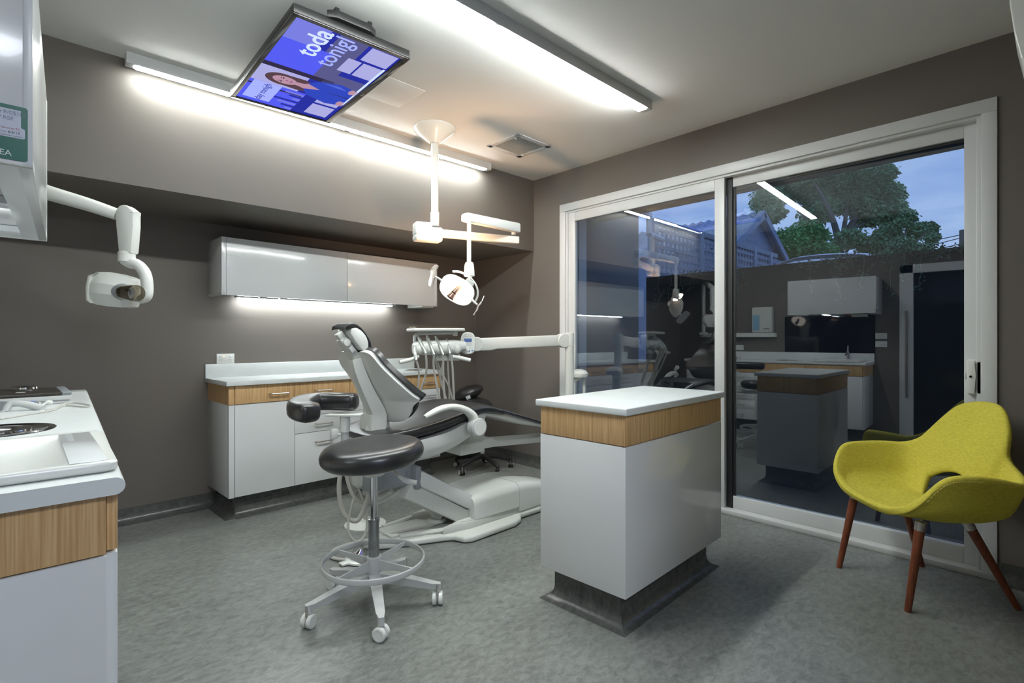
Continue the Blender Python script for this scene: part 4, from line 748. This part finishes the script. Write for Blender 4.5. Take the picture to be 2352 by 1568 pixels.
for pts in ([(997, 818), (1006, 850), (1018, 890), (1022, 925)], [(1000, 818), (1012, 850), (1032, 890), (1040, 925)], [(1018, 830), (1012, 870), (1020, 900), (1030, 930)], [(1028, 815), (1030, 860), (1032, 900), (1032, 935)]):
    g = G(); g.tube([px(a, b_, 3.70+.04*k) for k, (a, b_) in enumerate(pts)], .0065, 8, None, 5); obj('hose', g, hose, t)

# ================================================================== STOOLS
def caster(g, c, ang, r=.028, wm=plast, hub=plast2, stemz=.085):
    d = Vector((math.cos(ang), math.sin(ang), 0)); ax = Vector((-d.y, d.x, 0))
    for s in (-1, 1): g.lathe([(r*.75, -.010), (r, -.007), (r, .007), (r*.8, .010), (r*.55, .009), (0, .010)], Vector(c)+ax*s*.014+Vector((0, 0, r)), ax*s, 22, wm)
    g.tube([Vector(c)+Vector((0, 0, r)), Vector(c)+Vector((0, 0, r*1.9))], [.012, .014], 8, hub); g.lathe([(.006, 0), (.006, .05)], (c[0]-d.x*.012, c[1]-d.y*.012, stemz-.04), (0, 0, 1), 8, steel)
HX, HY = 1.145, 2.125
t = thing('operator_stool', 'round black topped stool with a foot ring and curved black arm support', 'stool', (HX, HY, 0))
sc_ = px(853, 1045, 2.36); sx_, sy_ = HX, HY
tilt = Matrix.Translation((sx_-.005, sy_-.0, .683)) @ Matrix.Rotation(math.radians(-3.5), 4, 'Y')
g = G(); prof = [(0, -.042), (.13, -.046), (.185, -.042), (.212, -.024), (.222, .0), (.216, .026), (.195, .044), (.15, .052), (.09, .048), (.0, .040)]
rg = []
for r, z in crom([Vector((p[0], 0, p[1])) for p in prof], [0]*len(prof), 4)[0] and [(v.x, v.z) for v in crom([Vector((p[0], 0, p[1])) for p in prof], [0]*len(prof), 4)[0]]:
    rg.append([Vector((max(r, .001)*math.cos(2*PI*k/48)*1.04, max(r, .001)*math.sin(2*PI*k/48)*.98, z)) for k in range(48)])
g.loft(rg, blkl, True, True, tilt); obj('seat_cushion', g, blkl, t, 60)
g = G(); g.lathe([(.18, -.040), (.16, -.050), (.08, -.058), (.05, -.075), (.045, -.095), (.02, -.10)], (0, 0, 0), (0, 0, 1), 32, plast2, tilt); g.box(-.05, .05, -.04, .04, -.095, -.05, .015, plast2, tilt); obj('seat_base', g, plast2, t)
g = G(); g.lathe([(.0155, .30), (.0155, .60)], (HX, HY, 0), (0, 0, 1), 18, chrome); g.lathe([(.024, .165), (.024, .375), (.026, .378), (.026, .392), (.016, .394)], (HX, HY, 0), (0, 0, 1), 20, mat('blued_steel_column', (.40, .41, .42), .22, metal=1)); obj('gas_column', g, None, t)
g = G(); q0 = tilt @ Vector((.03, -.03, -.06)); g.tube([q0, q0+RT*.05+Vector((0, 0, -.02)), q0+RT*.09-FW*.02+Vector((0, 0, -.045))], .005, 8, steel); g.tube([q0+RT*.075-FW*.015+Vector((0, 0, -.038)), q0+RT*.11-FW*.02+Vector((0, 0, -.058)), q0+RT*.155-FW*.02+Vector((0, 0, -.066))], [.010, .022, .018], 12, gplast, 3, flat=.5); obj('height_lever', g, gplast, t)
g = G(); g.lathe([(.033, .14), (.033, .20), (.026, .205)], (HX, HY, 0), (0, 0, 1), 20); g.torus((HX, HY, .205), .222, .005, 0, 2*PI, (0, 0, 1), 56, 8, None, .014); g.lathe([(.034, .155), (.034, .222), (.028, .225)], (HX, HY, 0), (0, 0, 1), 20)
for k in range(4):
    a = math.radians(20+90*k); dx, dy = math.cos(a), math.sin(a); nx, ny = -dy*.004, dx*.004
    g.loft([[Vector((HX+dx*r+nx, HY+dy*r+ny, .212)), Vector((HX+dx*r-nx, HY+dy*r-ny, .212)), Vector((HX+dx*r-nx, HY+dy*r-ny, zb)), Vector((HX+dx*r+nx, HY+dy*r+ny, zb))] for r, zb in ((.03, .165), (.12, .182), (.220, .200))])
obj('foot_ring', g, gplast, t)
feet = [(0.863, 2.128), (1.028, 1.846), (1.345, 1.93), (1.083, 2.421), (1.40, 2.25)]
angs = [math.atan2(y-HY, x-HX) for x, y in feet]
base_a = angs[1]
for k in range(5):
    a = base_a+2*PI*k/5; dx, dy = math.cos(a), math.sin(a); n_ = Vector((-dy, dx, 0)); R5 = .285
    def sec(r, w_, zt, th): c = Vector((HX+dx*r, HY+dy*r, 0)); return [c+n_*w_+Vector((0, 0, zt)), c-n_*w_+Vector((0, 0, zt)), c-n_*w_*.75+Vector((0, 0, zt-th)), c+n_*w_*.75+Vector((0, 0, zt-th))]
    g = G(); g.loft([sec(.0, .028, .160, .05), sec(.06, .026, .150, .045), sec(.18, .021, .122, .035), sec(R5-.02, .018, .100, .026), sec(R5+.014, .010, .096, .026)]); g.lathe([(.014, .060), (.014, .095)], (HX+dx*R5, HY+dy*R5, 0), (0, 0, 1), 12); lg = obj('leg', g, gplast, t)
    g = G(); caster(g, (HX+dx*R5, HY+dy*R5, 0), a+.9+k*.7, .029, plast, gplast); obj('caster', g, None, lg)
# arm support: post + C shaped pad
ap = px(792, 930, 2.56)
g = G(); g.lathe([(.019, .58), (.019, .815)], (ap.x, ap.y, 0), (0, 0, 1), 18, gplast); g.lathe([(.024, .742), (.024, .82)], (ap.x, ap.y, 0), (0, 0, 1), 18, plast); g.lathe([(.026, .60), (.026, .685), (.022, .69)], (ap.x, ap.y, 0), (0, 0, 1), 18, plast); g.tube([(ap.x, ap.y, .60), (HX+.05, HY+.12, .605), (HX, HY, .61)], [.022, .018, .018], 12, plast, 3); obj('support_post', g, None, t)
g = G(); q = px(768, 998, 2.54); g.box(q.x-.02, q.x+.02, q.y-.012, q.y+.012, q.z-.022, q.z+.03, .009, plast); g.tube([q, (ap.x, ap.y, q.z)], .009, 8, plast); obj('clamp_knob', g, plast, t)
g = G(); pl = px(792, 925, 2.56); pl.z = .868; g.box(-.085, .085, -.035, .035, -.012, .0, .003, plast, Matrix.Translation((ap.x, ap.y, .832)) @ Matrix.Rotation(math.radians(-45), 4, 'Z')); obj('pad_plate', g, plast, t)
pth = [px(822, 915, 2.60), px(800, 916, 2.60), px(760, 917, 2.62), px(722, 923, 2.60), px(695, 932, 2.48), px(688, 939, 2.34), px(703, 944, 2.24), px(722, 946, 2.21)]
for p in pth: p.z = .885
sp_, _ = crom(pth, [0]*8, 6); rg = []
for i, p in enumerate(sp_):
    tt_ = (sp_[min(i+1, len(sp_)-1)]-sp_[max(i-1, 0)]).normalized(); n_ = Vector((0, 0, 1)).cross(tt_).normalized()
    e_ = min(i, len(sp_)-1-i); k_ = min(1, .55+.17*e_) if e_ < 3 else 1
    rg.append([p+n_*math.copysign(abs(math.cos(a))**.62, math.cos(a))*.055*k_+Vector((0, 0, math.copysign(abs(math.sin(a))**.62, math.sin(a))*.043*k_)) for a in [2*PI*j/20 for j in range(20)]])
g = G(); g.loft(rg); obj('arm_pad', g, blkl, t, 60, label='C shaped black arm pad')
# second stool, black saddle by the corner
BX, BY = 3.07, 3.66
t = thing('saddle_stool', 'black saddle stool on casters in the far corner behind the dental chair', 'stool', (BX, BY, 0))
g = G(); Msd = Matrix.Translation(px(1074, 903, 4.72)) @ Matrix.Rotation(math.radians(-40), 4, 'Z') @ Matrix.Rotation(math.radians(-22), 4, 'Y')
g.ell((0, 0, 0), (.15, .13, .065), None, Msd, 24); obj('back_pad', g, blkl, t, 60)
g = G(); g.ell((0, 0, 0), (.17, .20, .075), None, Matrix.Translation((BX-.12, BY, .60)), 24); obj('seat', g, blkl, t, 60)
g = G(); bk = px(1070, 930, 4.72); g.box(bk.x-.03, bk.x+.03, bk.y-.02, bk.y+.02, .52, .66, .004); g.box(-.02, .02, -.13, -.12, -.04, -.01, .001, gplast, Msd); g.tube([bk, (BX, BY, .50)], .02, 8); g.lathe([(.02, .12), (.02, .55)], (BX, BY, 0), (0, 0, 1), 14); obj('stem', g, blkp, t)
for k in range(5):
    a = math.radians(-28+72*k); dx, dy = math.cos(a), math.sin(a)
    g = G(); g.tube([(BX, BY, .125), (BX+dx*.12, BY+dy*.12, .115), (BX+dx*.25, BY+dy*.25, .085), (BX+dx*.27, BY+dy*.27, .06)], [.026, .022, .018, .014], 10, None, 3); lg = obj('leg', g, blkp, t)
    g = G(); caster(g, (BX+dx*.27, BY+dy*.27, 0), a+1.2+k, .027, blkp, blkp, .06)
    for s in (-1, 1): pass
    ax = Vector((-math.sin(a+1.2+k), math.cos(a+1.2+k), 0)); g.lathe([(.021, 0), (.021, .002), (.014, .002), (.014, 0)], Vector((BX+dx*.27, BY+dy*.27, .027))+ax*.024, ax, 20, gplast); g.lathe([(.021, 0), (.021, .002), (.014, .002), (.014, 0)], Vector((BX+dx*.27, BY+dy*.27, .027))-ax*.024, -ax, 20, gplast); obj('caster', g, None, lg)
# ---- foot control with its cable
t = thing('foot_control', 'round chrome foot control on the floor behind the stool with a beige cable', 'foot control', (1.34, 2.62, 0))
fc = Vector((1.335, 2.61, 0))
g = G(); g.lathe([(.085, .003), (.090, .006), (.088, .014), (.07, .018)], fc, (0, 0, 1), 32, plast); g.box(fc.x-.12, fc.x, fc.y-.02, fc.y+.03, .003, .014, .004, plast); obj('base', g, plast, t)
g = G(); g.lathe([(.066, .016), (.066, .024), (.05, .036), (.02, .056), (.012, .062), (0, .063)], fc, (0, 0, 1), 32, chrome); obj('chrome_disc', g, chrome, t)
g = G(); g.tube([(1.93, 2.66, .06), (1.80, 2.66, .055), (1.66, 2.68, .06), (1.52, 2.76, .03), (1.40, 2.83, .012), (1.28, 2.82, .010), (1.22, 2.74, .010), (1.25, 2.66, .010), (1.30, 2.63, .012)], .0085, 9, None, 6); obj('cable', g, hose, t)

# ================================================================== YELLOW CHAIR
t = thing('armchair', 'yellow upholstered shell armchair on four tapered dark wooden legs', 'armchair', (3.15, .48, 0))
rim = [(1.705, 2.50, .405), (1.712, 2.62, .410), (1.73, 2.74, .43), (1.760, 2.835, .51), (1.825, 2.872, .615), (1.93, 2.878, .635), (2.05, 2.865, .640), (2.14, 2.835, .640), (2.19, 2.77, .68), (2.225, 2.70, .775), (2.265, 2.63, .865), (2.295, 2.56, .893), (2.305, 2.50, .898), (2.295, 2.44, .893), (2.265, 2.37, .86), (2.225, 2.31, .77), (2.205, 2.295, .67), (2.175, 2.215, .628), (2.10, 2.120, .607), (1.98, 2.105, .632), (1.87, 2.115, .642), (1.79, 2.155, .615), (1.742, 2.245, .480), (1.715, 2.37, .408)]
rimv, _ = crom([Vector(p) for p in rim]+[Vector(rim[0])], [0]*(len(rim)+1), 3); rimv = rimv[:-1]; NR = len(rimv)
C0 = Vector((1.945, 2.50, .425)); ss = [.08, .2, .35, .47, .645, .71, .78, .86, .93, 1.0]
def gpos(i, s):
    r = rimv[i]; gsm = min(1, s/.68*.86) if s < .68 else .86+(s-.68)/.32*.14
    hz = max(0, (s-.52)/.48); hz = hz**1.25
    wb = max(0, 1-(abs(i/3.0-12)/4.6)**2)
    gb = .50*s/.62 if s < .62 else .50+.50*((s-.62)/.38)**.9
    gsm = gsm*(1-wb)+gb*wb; hz = hz*(1-wb)+max(0, (s-.50)/.50)*wb
    z = C0.z-.022*(1-(2*s-.6)**2 if 0 < s < .8 else 0)*1.0 + (r.z-C0.z)*hz
    return Vector((C0.x+(r.x-C0.x)*gsm, C0.y+(r.y-C0.y)*gsm, max(z, .385)))
b = bmesh.new(); rowsv = [[b.verts.new(cl(*gpos(i, s))) for i in range(NR)] for s in ss]; cv = b.verts.new(cl(C0.x, C0.y, C0.z-.02))
angi = [(i/3.0) for i in range(NR)]
for j in range(len(ss)-1):
    for i in range(NR):
        k = (i+.5)/3.0
        if 8.7 < k < 15.3 and j == 3: continue            # the opening under the back
        b.faces.new((rowsv[j][i], rowsv[j][(i+1) % NR], rowsv[j+1][(i+1) % NR], rowsv[j+1][i]))
for i in range(NR): b.faces.new((cv, rowsv[0][(i+1) % NR], rowsv[0][i]))
bmesh.ops.recalc_face_normals(b, faces=b.faces[:])
g = G(); g.add(b); sh_ = obj('seat_shell', g, yel, t, 80)
md = sh_.modifiers.new('thickness', 'SOLIDIFY'); md.thickness = .034; md.offset = 0; md.use_even_offset = False
md = sh_.modifiers.new('smooth', 'SUBSURF'); md.levels = 2; md.render_levels = 2
g = G(); st = [cl(*(rimv[i]+Vector((0, -.014 if i > NR/2 else .014, -.012)))) for i in range(int(NR*.82), int(NR*.93))]
for i in range(0, len(st)-1):
    for q in (0, .33, .66): p = st[i].lerp(st[i+1], q); p2 = st[i].lerp(st[i+1], q+.18); g.tube([p+Vector((0, 0, -.010)), p2+Vector((0, 0, -.010))], .0012, 5)
obj('seam_stitching', g, mat('pale_yellow_thread', (.75, .68, .25), .8), t)
for (lt, Dt, zt), (fx_, fy_), lab in (((1.790, 2.27, .388), (2.832, .468), 0), ((1.800, 2.72, .388), (3.114, .805), 0), ((2.03, 2.31, .382), (3.209, .134), 1), ((2.02, 2.68, .374), (3.452, .509), 1)):
    top = cl(lt, Dt, zt); bot = Vector((fx_, fy_, .0)); 
    g = G(); g.tube([bot, bot+(top-bot)*.02, bot+(top-bot)*.93, ], [.0125, .0135, .0195], 18); lg = obj('leg', g, walnut, t)
    g = G(); g.tube([bot+(top-bot)*.93, bot+(top-bot)*1.03], [.0205, .0215], 18); obj('ferrule', g, steel, lg)

# ================================================================== OUTSIDE
gl_z = .0
g = G(); g.box(XR+.14, 5.36, -3, 3.38, -.10, -.005); o = struct('courtyard_ground', g, mat('dark_paving', (.018, .02, .022), .7, var=((6, 6, 6), .15, 4)))
g = G(); g.box(5.36, 5.52, -5, 3.38, -.1, 1.925); o = struct('wall_courtyard', g, mat('charcoal_render', (.013, .0125, .012), .8, bump=(60, .3)), 'charcoal rendered courtyard boundary wall')
g = G(); g.box(XR+.14, 5.20, 3.38, 3.50, -.1, 2.75); o = struct('wall_side_court', g, mat('blue_grey_render', (.16, .17, .18), .75, bump=(60, .2)), 'pale side wall of the courtyard')
g = G(); g.box(4.10, 4.22, 3.365, 3.38, -.1, 2.5); o = struct('trim_1', g, alu)
g = G(); g.box(XR+.14, 4.42, -3, 3.38, 2.47, 2.60, 0); g.box(4.42, 4.46, -3, 3.38, 2.44, 2.62, .003); o = struct('eave', g, mat('dark_soffit', (.10, .10, .10), .6), 'dark soffit over the courtyard door')
g = G(); g.box(5.52, 60, -40, 40, .3, .8); o = struct('ground_outside', g, mat('dark_ground', (.04, .05, .035), .9))
g = G(); g.tube([px(1468, 484, 5.9), px(1492, 495, 6.0)], .045, 6); g.tube([px(1491, 492, 6.0), px(1491, 537, 6.0)], .035, 8); g.tube([px(1491, 538, 6.0), px(1522, 551, 6.2)], .035, 8); o = obj('downpipe', g, mat('pale_blue_pipe', (.42, .48, .62), .4), origin=px(1491, 537, 6.0)); tag(o, 'pale gutter pipe stepping down at the top of the left pane', 'downpipe')
# lattice fence beyond the wall
latm = mat('weathered_blue_timber', (.22, .27, .36), .8, var=((30, 30, 4), .15, 4))
t = thing('lattice_fence', 'blue grey timber lattice fence rising above the charcoal wall', 'fence', (7.3, 3.42, .8))
LX0, LX1, LZ0, LZ1 = 5.56, 9.5, .8, 2.66
posts = (5.58, 6.75, 7.75, 8.55, 9.2)
for x in posts: 
    g = G(); g.box(x-.05, x+.05, 3.37, 3.47, LZ0, LZ1, .004); obj('post', g, latm, t)
g = G(); g.box(LX0, LX1, 3.38, 3.46, LZ1-.06, LZ1+.01, .004); obj('top_rail', g, latm, t)
for a, b_ in zip(posts[:-1], posts[1:]):
    g = G(); z = LZ0+.25
    while z < LZ1-.08: g.box(a, b_, 3.395, 3.405, z, z+.045); z += .105
    x = a+.06
    while x < b_-.05: g.box(x, x+.045, 3.405, 3.415, LZ0, LZ1-.05); x += .105
    obj('lattice_panel', g, latm, t)
# gabled shed
t = thing('shed', 'blue grey shed with a corrugated gable and iron roof behind the lattice', 'shed', (9.15, 5.6, .8))
corr = mat('corrugated_blue_iron', (.22, .28, .40), .5, var=((3, 3, 3), .12, 3)); roofm = mat('aged_roof_iron', (.26, .31, .38), .45, var=((2.5, 2.5, 2.5), .3, 5)); trimm = mat('blue_timber_trim', (.17, .24, .38), .6)
AX, AZ, EZ, EL, ER, GY = 9.20, 3.34, 2.66, 8.12, 10.2, 3.62
g = G(); n_ = 46
ring_a, ring_b = [], []
for k in range(n_+1):
    z = .8+(AZ-.8)*k/n_; hwk = 1 if z < EZ else (AZ-z)/(AZ-EZ); off = .016*math.sin(k*PI*.9)
    ring_a.append(Vector((AX-(AX-EL)*hwk, GY+off, z))); ring_b.append(Vector((AX+(ER-AX)*hwk, GY+off, z)))
g.loft([ring_a, ring_b], corr, False, False); g.box(EL, ER, GY+.03, 8.0, .8, EZ, 0, corr); obj('wall', g, corr, t, 60)
def roofside(xe):
    g = G(); n_ = 130; r0, r1 = [], []
    for k in range(n_+1):
        y = GY-.12+4.6*k/n_; off = .018*math.sin(k*PI*.5*.9)
        r0.append(Vector((AX, y, AZ+.03+off))); r1.append(Vector((xe, y, EZ-.02+off)))
    g.loft([r0, r1], roofm, False, False); o = obj('roof', g, roofm, t, 60); md = o.modifiers.new('th', 'SOLIDIFY'); md.thickness = .01
roofside(EL-.12); roofside(ER+.12)
for s, xe in ((-1, EL-.10), (1, ER+.10)):
    g = G(); dv = Vector((xe-AX, 0, EZ-AZ)); nn = Vector((-dv.z, 0, dv.x)).normalized(); nn = nn if nn.z > 0 else -nn; a = Vector((AX, 0, AZ+.05)); e = Vector((xe, 0, EZ+.03)); q = [a, e, e-nn*.10, a-nn*.10-Vector((0, 0, .02))]
    g.prism([(v.x, v.z) for v in q], 'y', GY-.15, GY-.11, 0); obj('barge_board', g, trimm, t)
g = G(); g.box(EL-.05, ER+.05, GY-.06, GY-.02, EZ-.10, EZ-.02); obj('trim_board', g, trimm, t)
# car on the lane beyond the wall: curved roof and glass line
t = thing('car', 'silver car roof showing just above the charcoal wall', 'car', (7.9, 2.3, .8))
def pxx(u, v, X): r = FW+RT*((u-1176)/1190); k = X/r.x; return Vector((X, r.y*k, 1.2+(778-v)/1190*k))
cp = [(1766, 622), (1776, 608), (1792, 597), (1830, 586), (1880, 580), (1940, 577), (1985, 578), (2000, 582), (2018, 592), (2026, 606)]
carw = mat('silver_car_paint', (.55, .62, .72), .2, coat=.8); carg = mat('car_glass', (.02, .025, .03), .08)
base = [pxx(u, v, 8.0) for u, v in cp]
g = G(); g.loft([[p+Vector((dx, 0, dz)) for p in base] for dx, dz in ((0, -.03), (.15, .0), (.9, .03), (1.6, .0), (1.8, -.06))], carw, False, False); o = obj('roof', g, carw, t, 60); md = o.modifiers.new('th', 'SOLIDIFY'); md.thickness = .02
cy_ = (base[0].y+base[-1].y)/2
def inset(ps, k, dx, dz, zmin=1.9): return [Vector((p.x+dx, cy_+(p.y-cy_)*k, max(p.z+dz, zmin))) for p in ps]
g = G(); g.loft([inset(base, .99, -.005, -.035), inset(base, 1.0, -.06, -.10)], carg, False, False); g.loft([inset(base, .99, 1.8, -.09), inset(base, .99, 2.1, -.5)], carg, False, False); obj('rear_window', g, carg, t, 60)
g = G(); g.loft([inset(base, 1.0, -.06, -.10), inset(base, 1.04, -.16, -.45, 1.7)], carw, False, False); o = obj('tailgate', g, carw, t, 60); md = o.modifiers.new('th', 'SOLIDIFY'); md.thickness = .02
g = G(); y0_, y1_ = min(p.y for p in base)-.05, max(p.y for p in base)+.05
g.box(7.85, 10.9, y0_, y1_, 1.05, 1.85, .12, carw, None, 3); obj('body', g, carw, t)
for wx in (8.4, 10.3):
    for wy in (y0_+.05, y1_-.05):
        g = G(); g.lathe([(.25, -.1), (.27, 0), (.25, .1)], (wx, wy, 1.07), (0, 1, 0), 24); obj('wheel', g, seal, t)
t.location = (9.3, cy_, .8)
for c in t.children: c.data.transform(Matrix.Translation(Vector((7.9, 2.3, .8))-Vector((9.3, cy_, .8))))
# trees
def leafcloud(g, c, r, n, size, rnd, droop=.3):
    b = bmesh.new()
    for _ in range(n):
        while True:
            v = Vector((rnd.uniform(-1, 1), rnd.uniform(-1, 1), rnd.uniform(-1, 1)))
            if v.length <= 1: break
        v = v*(.55+.45*rnd.random()); p = Vector((c[0]+v.x*r[0], c[1]+v.y*r[1], c[2]+v.z*r[2])); a = rnd.uniform(0, 2*PI); d = Vector((math.cos(a), math.sin(a), -droop-rnd.random()*.7)).normalized(); w_ = d.cross(Vector((rnd.uniform(-1, 1), rnd.uniform(-1, 1), rnd.uniform(-1, 1)))).normalized()*size*.3; s_ = size*rnd.uniform(.6, 1.3)
        f = [b.verts.new(p-w_*.3), b.verts.new(p+d*s_*.5-w_), b.verts.new(p+d*s_), b.verts.new(p+d*s_*.5+w_)]; b.faces.new(f)
    g.add(b)
leafA = mat('gum_leaf_green', (.17, .31, .15), .6, var=((1.5, 1.5, 1.5), .35, 3)); leafB = mat('bush_leaf_green', (.09, .30, .09), .6, var=((1.2, 1.2, 1.2), .3, 3)); bark = mat('grey_gum_bark', (.16, .15, .13), .9)
def gumtree(label, D_, base_uv, blobs, trunk, leafm, seed, n, size, zr=.9):
    rnd = random.Random(seed); b0 = px(base_uv[0], base_uv[1], D_); b0.z = .8
    t = thing('gum_tree' if leafm is leafA else 'leafy_tree', label, 'tree', b0)
    g = G()
    for (u, v, ru, rv, k) in blobs:
        c = px(u, v, D_+rnd.uniform(-.8, .8)); s_ = D_/1190; leafcloud(g, c, (ru*s_, ru*s_*1.0, rv*s_), int(n*k), size, rnd)
    obj('foliage', g, leafm, t)
    g = G()
    for br in trunk:
        pts = [px(u, v, D_+dd) for u, v, dd in br[:-1]]; r0 = br[-1]
        if br[0][1] >= 685: pts[0] = Vector((pts[0].x, pts[0].y, .8))
        g.tube(pts, [r0*(1-.75*i/(len(pts)-1)) for i in range(len(pts))], 7, None, 3)
    obj('trunk', g, bark, t)
    return t
gumtree('tall spreading gum tree filling the middle of the right pane', 17, (1925, 700), [(1765, 455, 42, 34, .8), (1800, 420, 34, 22, .6), (1850, 425, 55, 45, 1.2), (1905, 400, 60, 40, 1.3), (1965, 400, 60, 38, 1.2), (2010, 430, 45, 45, 1.0), (2045, 450, 34, 40, .9), (2060, 490, 28, 40, .7), (1940, 455, 60, 45, 1.2), (1880, 480, 50, 40, .8), (2000, 490, 50, 35, .8), (2040, 540, 30, 35, .7), (1770, 490, 35, 22, .6), (2005, 560, 40, 25, .6), (1950, 545, 35, 25, .5), (2030, 395, 30, 20, .5)],
    [[(1925, 700, 0), (1925, 600, 0), (1935, 550, .2), (1965, 500, .4), (1990, 440, .4), .22], [(1930, 570, 0), (1915, 510, -.3), (1890, 455, -.5), (1870, 420, -.6), .12], [(1935, 550, .1), (1945, 480, .2), (1950, 410, .2), .09], [(1945, 530, .2), (1990, 510, .3), (2035, 470, .2), .07], [(1925, 560, 0), (1880, 530, -.2), (1830, 480, -.3), .07], [(1928, 600, 0), (1960, 560, 0), (2005, 540, .2), .06]], leafA, 3, 3600, .13)
gumtree('low dense leafy tree behind the corrugated gable', 13, (1830, 720), [(1800, 560, 60, 38, 1.2), (1850, 545, 55, 45, 1.2), (1880, 580, 45, 28, .9), (1760, 590, 30, 25, .5), (1830, 600, 50, 30, .8)], [[(1830, 700, 0), (1830, 600, 0), (1840, 550, 0), .1], [(1830, 620, 0), (1800, 570, 0), .06]], leafB, 7, 5200, .09)
gumtree('thin wispy tree at the right of the tall gum tree', 16, (2050, 700), [(2085, 500, 22, 26, .35), (2110, 530, 32, 26, .55), (2135, 525, 20, 22, .45), (2070, 560, 34, 22, .35), (2110, 570, 34, 16, .35), (2050, 585, 50, 14, .5), (2140, 545, 16, 14, .25)], [[(2050, 690, 0), (2055, 600, 0), (2075, 550, 0), (2090, 495, 0), .06], [(2055, 600, 0), (2095, 565, 0), (2130, 530, 0), .05], [(2058, 590, 0), (2105, 575, 0), (2140, 560, 0), .03]], leafA, 11, 2400, .11)
# ivy trailing over the wall
ivy = mat('ivy_green', (.04, .085, .045), .5)
t = thing('ivy', 'ivy trailing over the top of the charcoal courtyard wall', 'plant', (5.36, 1.5, 1.93)); rnd = random.Random(21); gL, gS = G(), G()
for (y, ln, spread, n_) in ((2.30, .22, .10, 26), (1.72, .05, .1, 16), (1.62, .30, .03, 24), (1.40, .38, .05, 30), (1.32, .12, .15, 60), (1.20, .30, .04, 26), (1.05, .10, .12, 40), (.98, .34, .03, 22), (.90, .22, .05, 26), (.78, .30, .05, 36), (.66, .08, .10, 40), (.52, .05, .08, 24), (3.05, .45, .10, 40), (3.20, .35, .08, 44), (2.92, .30, .06, 30), (2.78, .18, .08, 26), (1.5, .04, .3, 60), (.85, .04, .3, 70), (2.6, .03, .3, 20), (.55, .04, .25, 40)):
    pts = [Vector((5.45, y, 1.93)), Vector((5.35, y, 1.935))]; yy = y
    for k in range(6): yy += rnd.uniform(-1, 1)*spread*.35; pts.append(Vector((5.345, yy, 1.93-ln*(k+1)/6)))
    gS.tube(pts, .0022, 5, None, 2)
    for _ in range(n_):
        p = pts[rnd.randrange(1, len(pts))]+Vector((rnd.uniform(-.03, .01), rnd.uniform(-1, 1)*spread*.6+rnd.uniform(-.02, .02), rnd.uniform(-.03, .03))); s_ = rnd.uniform(.006, .013); a = rnd.uniform(0, PI); d = Vector((0, math.cos(a), math.sin(a))); w_ = Vector((rnd.uniform(-.6, .6), -math.sin(a), math.cos(a))).normalized()
        b = bmesh.new(); b.faces.new([b.verts.new(p+q) for q in (-d*s_, w_*s_*.8, d*s_, -w_*s_*.8)]); gL.add(b)
obj('leaves', gL, ivy, t); obj('stems', gS, mat('ivy_stem', (.10, .12, .07), .7), t)
# power pole with wires, far right
t = thing('power_pole', 'power pole with wires against the sky at the right of the pane', 'pole', (18, 2, .8)); pp = px(2212, 560, 24); t.location = (pp.x, pp.y, .8)
g = G(); g.tube([(pp.x, pp.y, .8), (pp.x, pp.y, 1.2+(778-528)/1190*24)], .14, 8); obj('pole', g, bark, t)
g = G()
for v0, v1 in ((538, 560), (545, 572), (558, 585)): g.tube([px(2212, v0, 24), px(2150, (v0+v1)/2+2, 26), px(2090, v1+6, 30)], .02, 4)
obj('wires', g, seal, t)
